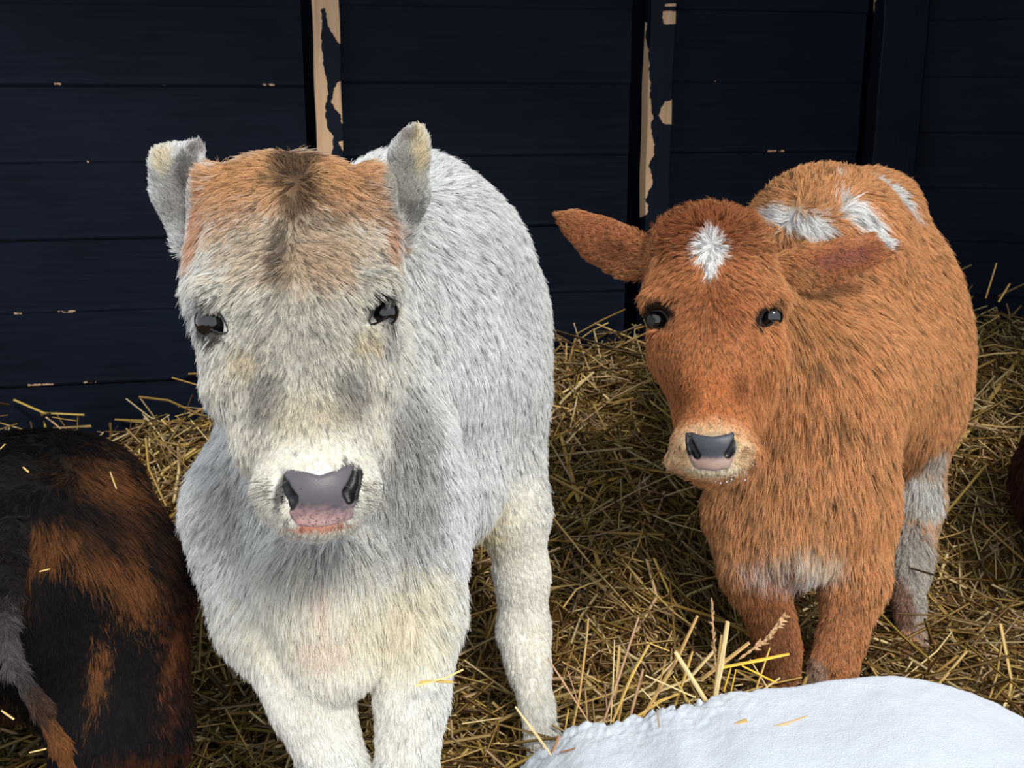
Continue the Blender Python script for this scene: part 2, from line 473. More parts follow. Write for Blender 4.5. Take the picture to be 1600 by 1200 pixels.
def paint_mat(name, wood=False):
    m, nt, b = new_mat(name, 0.6, 0.07 if not wood else 0.12)
    tc = nt.nodes.new('ShaderNodeTexCoord'); mp = nt.nodes.new('ShaderNodeMapping')
    nt.links.new(tc.outputs['Object'], mp.inputs['Vector'])
    mp.inputs['Scale'].default_value = (3, 3, 40) if not wood else (60, 60, 4)
    n = nt.nodes.new('ShaderNodeTexNoise'); n.inputs['Scale'].default_value = 1.6; n.inputs['Detail'].default_value = 6
    n.inputs['Distortion'].default_value = 1.2
    nt.links.new(mp.outputs[0], n.inputs['Vector'])
    n2 = nt.nodes.new('ShaderNodeTexNoise'); n2.inputs['Scale'].default_value = 5; n2.inputs['Detail'].default_value = 3
    nt.links.new(tc.outputs['Object'], n2.inputs['Vector'])
    cr = nt.nodes.new('ShaderNodeValToRGB')
    cr.color_ramp.elements[0].position = 0.3; cr.color_ramp.elements[0].color = (0.0020, 0.0040, 0.0092, 1)
    cr.color_ramp.elements[1].position = 0.75; cr.color_ramp.elements[1].color = (0.0056, 0.0094, 0.0195, 1)
    mx = nt.nodes.new('ShaderNodeMath'); mx.operation = 'MULTIPLY_ADD'; mx.inputs[1].default_value = 0.5
    nt.links.new(n.outputs['Fac'], mx.inputs[0])
    m2 = nt.nodes.new('ShaderNodeMath'); m2.operation = 'MULTIPLY'; m2.inputs[1].default_value = 0.5
    nt.links.new(n2.outputs['Fac'], m2.inputs[0]); nt.links.new(m2.outputs[0], mx.inputs[2])
    nt.links.new(mx.outputs[0], cr.inputs['Fac'])
    # bare wood where the 'wear' attribute, roughened by noise, passes the threshold
    at = nt.nodes.new('ShaderNodeAttribute'); at.attribute_name = 'wear'
    n3 = nt.nodes.new('ShaderNodeTexNoise'); n3.inputs['Scale'].default_value = 90; n3.inputs['Detail'].default_value = 3
    nt.links.new(tc.outputs['Object'], n3.inputs['Vector'])
    ad = nt.nodes.new('ShaderNodeMath'); ad.operation = 'MULTIPLY_ADD'; ad.inputs[1].default_value = 0.5
    nt.links.new(n3.outputs['Fac'], ad.inputs[0]); nt.links.new(at.outputs['Fac'], ad.inputs[2])
    th = nt.nodes.new('ShaderNodeMapRange'); th.inputs['From Min'].default_value = 0.74; th.inputs['From Max'].default_value = 0.79
    nt.links.new(ad.outputs[0], th.inputs['Value'])
    wd = nt.nodes.new('ShaderNodeValToRGB')
    wd.color_ramp.elements[0].color = (*lin((172, 134, 100)), 1); wd.color_ramp.elements[1].color = (*lin((222, 188, 150)), 1)
    nt.links.new(n.outputs['Fac'], wd.inputs['Fac'])
    mix = nt.nodes.new('ShaderNodeMix'); mix.data_type = 'RGBA'
    nt.links.new(th.outputs[0], mix.inputs['Factor']); nt.links.new(cr.outputs[0], mix.inputs['A']); nt.links.new(wd.outputs[0], mix.inputs['B'])
    nt.links.new(mix.outputs['Result'], b.inputs['Base Color'])
    bp = nt.nodes.new('ShaderNodeBump'); bp.inputs['Strength'].default_value = 0.35; bp.inputs['Distance'].default_value = 0.002
    nt.links.new(n.outputs['Fac'], bp.inputs['Height'])
    bp2 = nt.nodes.new('ShaderNodeBump'); bp2.inputs['Strength'].default_value = 0.8; bp2.inputs['Distance'].default_value = 0.0015; bp2.invert = True
    nt.links.new(th.outputs[0], bp2.inputs['Height']); nt.links.new(bp.outputs[0], bp2.inputs['Normal'])
    nt.links.new(bp2.outputs['Normal'], b.inputs['Normal'])
    return m
M_BOARD = paint_mat('navy_paint_board'); M_POST = paint_mat('navy_paint_post', True)

# ------------------------------------------------------------------ walls
def wall_y(x): return 2.43 + 0.20 * (x + 0.07)
def ray_wall(px, py, a, bb):                       # plane Y = a + bb X
    d = PW(px, py, 1.0) - CAMP
    t = a / (d[1] - bb * d[0])
    return CAMP + d * t
WA, WB = 2.444, 0.20
RA, RB = 2.93, -0.30
def along(px, py=200, a=WA, b=WB): return ray_wall(px, py, a, b)[0]

def wear_obj(name, V, Fc, mat, parent, wear):
    o = mesh_obj(name, V, Fc, mat, parent, smooth=False)
    at = o.data.attributes.new('wear', 'FLOAT', 'POINT'); at.data.foreach_set('value', np.asarray(wear, np.float32))
    return o

def board(parent, x0, x1, z0, z1, a, bb, chips=(), seed=0):
    """one feather-edged board: thicker at its bottom edge; a fine strip along the bottom edge carries the worn chips"""
    r = random.Random(seed)
    nx = max(4, int((x1 - x0) / 0.012)); L = math.hypot(1, bb); nrm = np.array([bb, -1, 0]) / L
    prof = [(z1, 0.006), (z0 + 0.012, 0.0095), (z0 + 0.004, 0.0103), (z0, 0.0092), (z0 - 0.0005, 0.002), (z1, 0.000)]
    V = []; W = []
    dz = r.uniform(-0.0015, 0.0015); tl = r.uniform(-0.0012, 0.0012)
    for i in range(nx + 1):
        x = x0 + (x1 - x0) * i / nx
        p = np.array([x, a + bb * x, 0])
        for j, (z, t) in enumerate(prof):
            q = p + nrm * (t + dz * (j < 4)); V.append((q[0], q[1], z + tl * (i / nx - .5)))
            w = 0.0
            for cx, cw in chips:
                if abs(x - cx) < cw and j in (2, 3): w = 0.53
            W.append(w)
    m = len(prof); Fc = []
    for i in range(nx):
        for j in range(m):
            j2 = (j + 1) % m
            Fc.append((i * m + j, i * m + j2, (i + 1) * m + j2, (i + 1) * m + j))
    Fc.append(tuple(range(m))[::-1]); Fc.append(tuple(nx * m + j for j in range(m)))
    return wear_obj('board', V, Fc, M_BOARD, parent, W)

def wall_frame(name, a, bb, x0, x1, hgt):
    L = math.hypot(1, bb); n = np.array([-bb, 1, 0]) / L * 0.02
    p0 = np.array([x0, a + bb * x0, 0]) + n * 3.0; p1 = np.array([x1, a + bb * x1, 0]) + n * 3.0
    V = []
    for z in (-0.02, hgt):
        for q in (p0, p1, p1 + n, p0 + n): V.append((q[0], q[1], z))
    Fc = [(0, 1, 5, 4), (1, 2, 6, 5), (2, 3, 7, 6), (3, 0, 4, 7), (4, 5, 6, 7), (3, 2, 1, 0)]
    o = mesh_obj(name, V, Fc, M_BOARD, None, smooth=False); tag(o, kind='structure')
    return o

X_P3 = along(1385)
wall = wall_frame('wall_back', WA, WB, -2.2, along(1425), 1.75)
tag(wall, 'navy painted wooden back wall of overlapping horizontal boards with chipped vertical battens')
chip_data = {  # bay, seam index (from the seam through y=370 at x=250 counted up): chip centres px, half widths px
    0: {-1: [(16, 8), (98, 16), (165, 3)], 2: [(430, 14), (20, 10), (44, 3), (118, 12), (188, 5), (280, 5)], 1: [(186, 4), (150, 2)], -2: [(40, 22), (120, 14)]},
    1: {1: [(600, 6)], 0: [(885, 8)]}, 2: {1: [(1200, 16)], 2: [(1100, 4)]}, 3: {}}
h_left = ray_wall(250, 370, WA, WB)[2]
bays = [(-2.2, along(478), h_left), (along(520), along(981), ray_wall(760, 243, WA, WB)[2] - 0.154), (along(1022), along(1339), ray_wall(1190, 237, WA, WB)[2] - 0.154)]
for bi, (x0, x1, h0) in enumerate(bays):
    for k in range(-3, 8):
        z = h0 + k * 0.1535
        if z + 0.1535 < 0.05: continue
        ch = [(along(c, 400), w * 2.3 / F_PX) for c, w in chip_data.get(bi, {}).get(k, [])]
        board(wall, x0, x1, z, min(z + 0.166, 1.74), WA, WB, ch, bi * 50 + k)
# vertical battens
def batten(px0, px1, depth, wearfn, nm='batten'):
    x0, x1 = along(px0), along(px1)
    L = math.hypot(1, WB); nrm = np.array([WB, -1, 0]) / L
    nu, nv = 26, 420; zt, zb = 1.74, 0.0
    V = []; W = []
    for j in range(nv + 1):
        z = zt + (zb - zt) * j / nv
        wob = 0.0012 * math.sin(z * 9 + px0) + 0.0008 * math.sin(z * 31)
        for i in range(-3, nu + 4):
            u = min(max(i / nu, 0), 1); e = 0
            if i < 0: e = -i
            if i > nu: e = i - nu
            dd = depth if e == 0 else (depth - 0.0015 if e == 1 else (depth * 0.5 if e == 2 else 0.002))
            x = x0 + (x1 - x0) * u + wob
            q = np.array([x, WA + WB * x, z]) + nrm * dd
            V.append(q)
            W.append(0)
    V = np.array(V); pxs, pys, _ = pix(V)
    W = wearfn(pxs - 0.0, pys, V)
    m = nu + 7; I = np.arange(nv)[:, None] * m + np.arange(m - 1)[None]
    I = I.ravel(); Fc = np.stack([I, I + m, I + m + 1, I + 1], -1)
    return wear_obj(nm, V, Fc, M_POST, wall, W)
def seg_wear(left, right):                         # bare wood where u<left(y) or u>right(y), u across the face 0..1
    def fn(a, b):
        def g(px, py, V):
            u = np.clip((px - a(py)) / (b(py) - a(py)), -0.06, 1.06)
            dl = (np.interp(py, *zip(*left)) - u) * 2.2; dr = (u - np.interp(py, *zip(*right))) * 2.2
            return np.clip(0.5 + np.maximum(dl, dr), 0, 1)
        return g
    return fn
e1a = lambda y: 492 + y * 0.034; e1b = lambda y: 529 + y * 0.034
w1 = seg_wear([(0, .9), (10, .5), (15, .22), (40, .28), (60, .2), (100, .28), (115, .3), (130, .42), (150, .4), (165, .3), (200, .33), (212, .62), (240, .5), (400, .2)],
              [(0, .4), (20, .42), (40, .52), (55, .7), (68, .95), (75, 1.2), (122, 1.2), (130, .78), (140, .68), (160, .52), (172, .7), (178, .88), (192, .92), (200, 1.2), (216, 1.2), (222, .8), (232, .9), (240, 1.1), (400, 1.2)])
batten(494, 534, 0.045, w1(e1a, e1b))
e2a = lambda y: 1001 + y * 0.008; e2b = lambda y: 1038 + y * 0.004
w2 = seg_wear([(0, -.3), (30, -.3), (34, .26), (60, .22), (80, .34), (110, .36), (150, .38), (185, .5), (195, .4), (240, .58), (252, .35), (262, .3), (280, .5), (300, .3), (312, .1), (320, .24), (335, .2), (345, -.3), (600, -.3)],
              [(0, 1.3), (8, .95), (14, 1.3), (18, .93), (36, .93), (42, 1.3), (150, 1.2), (165, .9), (180, .72), (192, .9), (198, 1.3), (600, 1.3)])
batten(1002, 1039, 0.045, w2(e2a, e2b))
e3a = lambda y: 1352 - y * 0.018; e3b = lambda y: 1422 - y * 0.03
w3 = seg_wear([(0, .24), (22, .2), (33, .1), (36, -.3), (600, -.3)], [(0, 1.3), (600, 1.3)])
batten(1350, 1418, 0.05, w3(e3a, e3b))

wr = wall_frame('wall_right', RA, RB, along(1419) + 0.0, 1.75, 1.75)
tag(wr, 'dark shaded navy wooden wall panel right of the wide batten')
zs = [ray_wall(1500, y, RA, RB)[2] for y in (208,)]
for k in range(-6, 8):
    z = zs[0] + k * 0.1262
    if z < 0: continue
    board(wr, along(1419) + 0.0, 1.75, z, min(z + 0.136, 1.74), RA, RB, [], 300 + k)

# unseen roof and side wall, added to shade the back wall and right panel
V, Fc = box_mesh(0.0, 2.28, 1.80, 5.2, 1.45, 0.05)
rf = mesh_obj('shade_roof', V, Fc, M_BOARD, None, smooth=False); tag(rf, 'unseen navy roof slab added to shade the back wall', kind='structure')
V, Fc = box_mesh(1.50, 2.05, 0.88, 0.04, 1.30, 1.78)
sw = mesh_obj('shade_wall_side', V, Fc, M_BOARD, None, smooth=False); tag(sw, 'unseen navy side wall added to shade the right wall panel', kind='structure')

print('walls', time.time() - T0)
# ------------------------------------------------------------------ ground
def ground_h(x, y):
    amp = np.interp(x, [-1.5, -0.8, -0.45, 0.0, 0.3, 1.0, 1.6], [0.24, 0.26, 0.32, 0.40, 0.44, 0.47, 0.48])
    wy = WA + WB * np.minimum(x, 0.9)
    y0 = np.interp(x, [-1, -0.3, 0.2, 0.5, 1.2], [1.58, 1.58, 1.60, 1.86, 1.90])
    t = np.clip((y - y0) / (wy - 0.1 - y0), 0, 1)
    h = amp * (t ** 0.85) * (1 - 0.15 * t)
    P = np.stack([x, y, np.zeros_like(x)], -1).reshape(-1, 3)
    nz = (fbm(P, 5, 2) - 0.5).reshape(np.shape(x))
    return h + nz * 0.07 * (0.15 + 1.15 * t) - 0.012
gx, gy = np.meshgrid(np.linspace(-2.4, 2.4, 160), np.linspace(-0.6, 3.1, 130), indexing='ij')
gz = ground_h(gx, gy)
V = np.stack([gx, gy, gz], -1).reshape(-1, 3)
I = (np.arange(159)[:, None] * 130 + np.arange(129)[None]).ravel()
Fg = np.stack([I, I + 130, I + 131, I + 1], -1)
M_GR, nt, b = new_mat('trodden_straw_ground', 0.9, 0.1)
n = nt.nodes.new('ShaderNodeTexNoise'); n.inputs['Scale'].default_value = 60; n.inputs['Detail'].default_value = 6
cr = nt.nodes.new('ShaderNodeValToRGB'); cr.color_ramp.elements[0].color = (*lin((45, 28, 12)), 1); cr.color_ramp.elements[1].color = (*lin((120, 85, 40)), 1)
nt.links.new(n.outputs['Fac'], cr.inputs['Fac']); nt.links.new(cr.outputs[0], b.inputs['Base Color'])
fl = mesh_obj('floor', V, Fg, M_GR); tag(fl, 'trodden straw litter banked up against the wall', kind='structure')

# ------------------------------------------------------------------ straw
STRAW_COL = [lin(c) for c in ((178, 146, 84), (150, 118, 60), (200, 168, 106), (120, 90, 48), (218, 194, 140), (166, 140, 68), (96, 72, 40), (190, 160, 120))]
def straw_tubes(C, W, cols, sides=3, flat=1.0):
    """C (n,k,3) centre lines, W (n,) half widths -> verts, quads, colours"""
    n, k, _ = C.shape
    d = C[:, -1] - C[:, 0]; d /= np.maximum(np.linalg.norm(d, axis=1, keepdims=True), 1e-9)
    ref = np.where(np.abs(d[:, 2:3]) > 0.9, np.array([[1.0, 0, 0]]), np.array([[0, 0, 1.0]]))
    a = np.cross(d, ref); a /= np.linalg.norm(a, axis=1, keepdims=True); b2 = np.cross(d, a)
    rp = rng.uniform(0, 6.28, n)
    V = np.empty((n, k, sides, 3))
    for s_ in range(sides):
        th = rp + 2 * np.pi * s_ / sides
        o = (a * np.cos(th)[:, None] + b2 * (np.sin(th) * flat)[:, None]) * W[:, None]
        V[:, :, s_] = C + o[:, None]
    base = (np.arange(n) * k * sides)[:, None, None]
    q = []
    for i in range(k - 1):
        for s_ in range(sides):
            s2 = (s_ + 1) % sides
            q.append([i * sides + s_, i * sides + s2, (i + 1) * sides + s2, (i + 1) * sides + s_])
    Fq = (base + np.array(q)[None]).reshape(-1, 4)
    return V.reshape(-1, 3), Fq, np.repeat(cols, k * sides, 0)

def scatter_straw(n, xr, yr, lr, wr_, lift, tilt, seed):
    r = np.random.default_rng(seed)
    x = r.uniform(*xr, n); y = r.uniform(*yr, n)
    keep = y < np.where(x < 0.9, WA + WB * x, RA + RB * x) - 0.03
    x, y = x[keep], y[keep]; n = len(x)
    z = ground_h(x, y) + r.exponential(lift, n)
    L = r.uniform(*lr, n) * r.uniform(0.5, 1, n); az = r.uniform(0, 2 * np.pi, n)
    e = 0.01
    gxx = (ground_h(x + e, y) - ground_h(x - e, y)) / (2 * e); gyy = (ground_h(x, y + e) - ground_h(x, y - e)) / (2 * e)
    dx, dy = np.cos(az), np.sin(az)
    dz = gxx * dx + gyy * dy + r.normal(size=n) * tilt
    d = np.stack([dx, dy, dz], -1); d /= np.linalg.norm(d, axis=1, keepdims=True)
    c = np.stack([x, y, z], -1); bend = r.normal(size=(n, 3)) * 0.06 * L[:, None]
    C = np.stack([c - d * L[:, None] / 2, c + bend, c + d * L[:, None] / 2], 1)
    lim = np.where(C[..., 0] < 0.9, WA + WB * C[..., 0], RA + RB * C[..., 0]) - 0.02
    C[..., 1] = np.minimum(C[..., 1], lim)
    cols = np.array(STRAW_COL)[r.integers(0, len(STRAW_COL), n)] * (r.uniform(0.45, 1.2, n) ** 1.2)[:, None]
    W = r.uniform(*wr_, n)
    return C, W, cols
parts = [scatter_straw(24000, (-1.2, 1.35), (0.9, 2.75), (0.03, 0.12), (0.0010, 0.0020), 0.008, 0.25, 21),
         scatter_straw(13000, (-1.2, 1.35), (0.95, 2.75), (0.07, 0.22), (0.0012, 0.0026), 0.016, 0.30, 22),
         scatter_straw(3500, (-1.1, 1.35), (1.3, 2.75), (0.10, 0.30), (0.0018, 0.0034), 0.024, 0.38, 23)]
Vs, Fs, Cs, o_ = [], [], [], 0
for C, W, cols in parts:
    v, f, c = straw_tubes(C, W, cols); Vs.append(v); Fs.append(f + o_); Cs.append(c); o_ += len(v)
bed = mesh_obj('straw_bedding', np.concatenate(Vs), np.concatenate(Fs), M_STRAW, None, smooth=False, col=np.concatenate(Cs))
tag(bed, 'deep tangled golden straw bedding banked against the navy wall', 'straw', kind='stuff')
print('straw', time.time() - T0, len(bed.data.polygons))
# ------------------------------------------------------------------ animal building blocks
def finish_body(skin, root, base, blobs, dim=0.75, pale=()):
    c = paint(skin.p, skin, base, blobs, 0.25, 5, 60) * paint(skin.p, skin, dim, pale, 0.1)
    return mesh_obj('body', skin.p, skin.F, M_SKIN, root, col=c)

def poly_sdf(X, Y, poly):
    d = None; n = len(poly); inside = np.zeros(np.broadcast(X, Y).shape, bool)
    for i in range(n):
        a = poly[i]; b = poly[(i + 1) % n]
        ex, ey = b[0] - a[0], b[1] - a[1]; wx, wy = X - a[0], Y - a[1]
        t = np.clip((wx * ex + wy * ey) / (ex * ex + ey * ey), 0, 1)
        dd = (wx - ex * t) ** 2 + (wy - ey * t) ** 2
        d = dd if d is None else np.minimum(d, dd)
        c = ((a[1] <= Y) & (b[1] > Y)) | ((b[1] <= Y) & (a[1] > Y))
        xi = a[0] + (Y - a[1]) * ex / (ey if abs(ey) > 1e-9 else 1e-9)
        inside ^= c & (X < xi)
    return np.where(inside, -1, 1) * np.sqrt(d)

def nose_part(sdf, poly, z, root, colfn, h=0.0011, out=0.0016, extra=()):
    """bare nose pad: the head's own surface, slightly proud, cut to the pad's outline"""
    pc = np.array([CC(x, y, z)[:2] for x, y in poly])
    lo = np.append(pc.min(0) - 0.006, z - 0.07); hi = np.append(pc.max(0) + 0.006, z + 0.035)
    ax = [np.arange(lo[d], hi[d], h).astype(np.float32) for d in range(3)]
    vol = sdf.evaluate(ax) - out
    s2 = poly_sdf(ax[0][:, None], ax[1][None, :], pc)[:, :, None].astype(np.float32)
    k = 0.006
    def smax(a, b):
        hh = np.maximum(k - np.abs(a - b), 0) / k; return np.maximum(a, b) + hh * hh * k / 4
    vol = smax(vol, s2 + 0 * vol)
    # keep only a shell behind the front surface
    vol = np.maximum(vol, (ax[2] - (z + 0.030))[None, None, :])
    p, F = surface_nets(vol, ax); p = relax(p, F, 1, 0.4); pw = c2w(p)
    px = 800 + p[:, 0] / p[:, 2] * F_PX; py = 600 - p[:, 1] / p[:, 2] * F_PX
    return mesh_obj('nose', pw, F, M_NOSE, root, col=colfn(px, py, pw))

def eyeball(name, x, y, z, r, root):
    c = PW(x, y, z); R = r * z / F_PX; V = []; Fc = []
    nu, nv = 28, 18
    for i in range(nv + 1):
        th = math.pi * i / nv
        for j in range(nu):
            ph = 2 * math.pi * j / nu
            V.append(c + R * np.array([math.sin(th) * math.cos(ph), -math.cos(th), math.sin(th) * math.sin(ph)]))
    for i in range(nv):
        for j in range(nu): Fc.append((i * nu + j, i * nu + (j + 1) % nu, (i + 1) * nu + (j + 1) % nu, (i + 1) * nu + j))
    o = mesh_obj(name, V, Fc, M_EYE, root); return o

# ================================================================== WHITE CALF
def white_calf():
    root = empty('calf', (PW(600, 1000, 1.35)[0], PW(600, 1000, 1.35)[1], 0))
    tag(root, 'pale grey-white calf with rusty brown forehead and small upright ears', 'calf')
    S = Sdf(0.0085, [(CC(225, 880, 0.86) , CC(690, 170, 1.30)), ], 0.0034)
    lo = np.array([CC(225, 0, 1.2)[0], CC(0, 870, 1.0)[1], 0.86]); hi = np.array([CC(690, 0, 1.1)[0], CC(0, 180, 1.15)[1], 1.19])
    S.fine = [(lo, hi)]
    # torso
    S.ell(640, 405, 1.44, 150, 165, 170, 60)                    # withers
    S.cap((610, 560, 1.42, 175), (705, 590, 1.62, 150), 60)     # barrel
    S.ell(712, 480, 1.62, 138, 120, 150, 60)                    # rump
    S.ell(712, 410, 1.52, 108, 112, 120, 60)
    S.ell(690, 740, 1.52, 100, 118, 150, 50)                    # belly
    S.cap((480, 470, 1.24, 118), (530, 700, 1.27, 175), 60)     # neck
    S.ell(515, 800, 1.26, 200, 190, 130, 60)                    # chest
    S.cap((395, 800, 1.26, 98), (420, 960, 1.22, 78), 45)
    S.cap((630, 800, 1.26, 98), (638, 960, 1.22, 82), 45)
    S.cap((510, 900, 1.17, 100), (522, 1030, 1.16, 66), 40)     # brisket
    # fore legs
    S.chain([(420, 950, 1.22, 72), (486, 1090, 1.18, 58), (534, 1230, 1.16, 44), (552, 1340, 1.15, 41), (556, 1390, 1.15, 30), (562, 1500, 1.14, 26), (562, 1545, 1.14, 33), (560, 1590, 1.12, 33)], 25)
    S.chain([(640, 950, 1.22, 76), (643, 1090, 1.18, 51), (634, 1220, 1.16, 43), (630, 1340, 1.15, 41), (630, 1390, 1.15, 30), (628, 1500, 1.14, 26), (628, 1545, 1.14, 33), (626, 1590, 1.12, 33)], 20)
    # hind legs
    S.chain([(765, 640, 1.64, 84), (802, 800, 1.62, 50), (816, 900, 1.64, 36), (818, 985, 1.65, 35), (826, 1040, 1.62, 28), (838, 1100, 1.585, 20), (846, 1150, 1.56, 19), (849, 1178, 1.55, 21)], 28)
    S.chain([(640, 680, 1.70, 90), (630, 850, 1.70, 56), (625, 985, 1.78, 36), (628, 1060, 1.77, 26), (630, 1120, 1.75, 25)], 28)
    # head
    S.ell(457, 395, 1.13, 146, 138, 130, 30, roll=-2)
    S.ell(456, 330, 1.135, 138, 84, 105, 30, roll=-2)
    S.ell(462, 480, 1.09, 158, 130, 120, 35, roll=-2)
    S.ell(332, 290, 1.125, 36, 28, 40, 22); S.ell(580, 288, 1.125, 36, 28, 40, 22)   # horn-bud corners
    S.cap((324, 330, 1.13, 25), (328, 450, 1.08, 25), 35); S.cap((592, 330, 1.13, 25), (600, 440, 1.08, 25), 35)
    S.ell(474, 590, 1.08, 152, 115, 135, 35, roll=-3)          # cheeks
    S.ell(486, 690, 1.05, 118, 85, 105, 35, roll=-3)
    S.cap((466, 500, 1.04, 92), (494, 740, 0.985, 74), 40)      # bridge
    S.ell(496, 765, 0.985, 98, 70, 95, 30, roll=3)              # muzzle
    S.ell(497, 812, 0.985, 62, 24, 78, 16, roll=2)              # chin
    S.cap((497, 765, 1.05, 66), (485, 640, 1.15, 110), 35)      # jaw
    S.ell(337, 455, 1.035, 30, 22, 26, 22, roll=-35); S.ell(588, 446, 1.045, 32, 22, 26, 32, roll=35)   # brows
    S.ell(352, 548, 1.045, 26, 18, 26, 26); S.ell(578, 534, 1.045, 26, 18, 26, 26)
    # ears
    S.chain([(292, 370, 1.16, 26), (278, 300, 1.155, 34), (277, 262, 1.15, 36)], 22, flat=1.8)
    S.chain([(279, 262, 1.15, 34), (260, 248, 1.15, 14)], 16, flat=1.8); S.chain([(277, 262, 1.15, 34), (303, 236, 1.15, 13)], 14, flat=1.8)
    S.ell(290, 262, 1.118, 18, 30, 16, 10, roll=-8, sub=True)
    S.chain([(615, 370, 1.17, 30), (632, 300, 1.17, 33), (640, 240, 1.16, 25), (648, 212, 1.155, 16)], 20, flat=1.6)
    # eye openings, nostrils, mouth
    zl, zr, zn = S.surf(335, 502), S.surf(600, 486), S.surf(497, 770)
    def g(x, y, r, dz=.004): return (x, y, S.surf(x, y) + dz, r)
    nl = [g(438, 742, 8, 0), g(444, 760, 12, 0), g(457, 779, 14, .002), g(454, 790, 11, .001)]
    nr = [g(557, 733, 8, 0), g(553, 752, 11, 0), g(543, 770, 13, .002), g(546, 781, 10, .001)]
    mo = [g(462, 828, 2.5, 0), g(500, 829, 3, 0), g(540, 822, 2.5, 0)]
    eyelid(S, 334, 501, 29, 14, -40, 2.4, root, rgb=(14, 11, 11)); eyelid(S, 595, 486, 27, 12, 50, 2.4, root, rgb=(14, 11, 11))
    S.ell(333, 500, zl, 29, 15, 40, 5, roll=-38, sub=True); S.ell(595, 486, zr, 25, 11, 20, 5, roll=50, sub=True)
    S.chain(nl, 5, sub=True); S.chain(nr, 5, sub=True); S.chain(mo, 3, sub=True)
    sk = Skin(S, 1)
    W_ = lin((240, 241, 239)); CR = lin((250, 243, 226)); GR = lin((168, 165, 162)); OR = lin((224, 176, 126)); DK = lin((66, 50, 44))
    NW = lin((240, 236, 224)); GY = lin((128, 120, 114)); FACE = lin((240, 234, 220)); PK = lin((248, 222, 208))
    cb = [(460, 520, 190, 330, 0, FACE, 1.0, .3),
          (455, 285, 175, 50, 0, OR, .85, .5), (455, 245, 140, 40, 0, OR, .95, .4), (380, 262, 90, 30, -10, OR, .9, .4), (530, 262, 80, 30, 10, OR, .8, .4), (350, 300, 60, 60, 0, OR, .6, .4), (560, 300, 50, 50, 0, lin((214, 170, 128)), .5, .4),
          (300, 350, 18, 55, 0, lin((206, 146, 98)), .75, .4), (612, 350, 12, 50, 8, lin((206, 146, 98)), .75, .4),
          (455, 370, 130, 60, 0, lin((214, 180, 140)), .5, .5), (490, 395, 60, 60, 0, lin((200, 165, 125)), .5, .5),
          (458, 245, 24, 36, -10, DK, .85, .5), (470, 300, 20, 40, -10, DK, .75, .6), (441, 375, 11, 56, 5, DK, .75, .6), (448, 430, 9, 30, 5, DK, .4, .6), (505, 330, 30, 14, 20, DK, .4, .5),
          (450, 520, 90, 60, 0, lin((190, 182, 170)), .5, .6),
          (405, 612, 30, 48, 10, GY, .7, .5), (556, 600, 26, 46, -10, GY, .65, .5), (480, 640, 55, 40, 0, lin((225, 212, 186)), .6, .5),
          (372, 560, 30, 22, -20, lin((232, 214, 180)), .6, .5), (585, 525, 26, 20, 20, lin((232, 216, 184)), .7, .5),
          (495, 765, 115, 85, 0, NW, .95, .25), (497, 838, 60, 14, 0, NW, 1, .3), (499, 830, 46, 6, 3, lin((222, 150, 118)), .9, .3),
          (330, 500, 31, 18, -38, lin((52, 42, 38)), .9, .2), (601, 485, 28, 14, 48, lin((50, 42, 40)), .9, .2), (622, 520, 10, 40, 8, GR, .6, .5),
          (441, 762, 10, 30, -15, lin((60, 54, 54)), .9, .3), (556, 750, 9, 28, 12, lin((60, 54, 54)), .9, .3), (275, 300, 38, 70, 0, lin((190, 186, 180)), .9, .3), (252, 250, 16, 26, 0, lin((236, 222, 190)), .8, .5), (288, 268, 15, 34, -8, lin((118, 114, 112)), .85, .4), (305, 232, 14, 12, 0, lin((120, 104, 92)), .6, .4),
          (636, 290, 34, 80, 0, lin((186, 182, 172)), .9, .3), (657, 228, 12, 36, 0, lin((240, 224, 184)), .8, .5), (636, 210, 12, 12, 0, lin((120, 100, 84)), .6, .4),
          (345, 790, 40, 80, 0, lin((190, 188, 186)), .7, .5), (655, 660, 26, 70, 10, GR, .65, .6), (640, 780, 50, 110, 0, lin((176, 174, 170)), .7, .5), (500, 880, 110, 34, 0, lin((184, 182, 178)), .7, .5),  # grey neck patches: the neck's shadows painted into the coat colour
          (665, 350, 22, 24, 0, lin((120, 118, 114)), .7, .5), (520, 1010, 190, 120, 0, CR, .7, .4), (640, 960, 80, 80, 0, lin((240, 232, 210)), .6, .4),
          (500, 1010, 40, 30, 0, PK, .4, .6), (505, 925, 16, 36, 0, PK, .35, .6), (470, 1120, 140, 90, 0, lin((250, 247, 238)), .7, .5), (640, 1140, 80, 90, 0, lin((250, 247, 238)), .7, .5),
          (765, 840, 50, 60, 0, lin((240, 224, 184)), .9, .4), (818, 950, 55, 220, 0, lin((250, 246, 236)), .9, .3)]
    finish_body(sk, root, W_, cb, 0.5, [(520, 1060, 220, 150, 0, .85, 1, .4), (820, 960, 60, 220, 0, .85, 1, .4), (495, 775, 125, 80, 0, .85, 1, .3)])
    eyeball('eye', 333, 501, zl + .0175, 29, root); eyeball('eye', 598, 487, zr + .0175, 26, root)
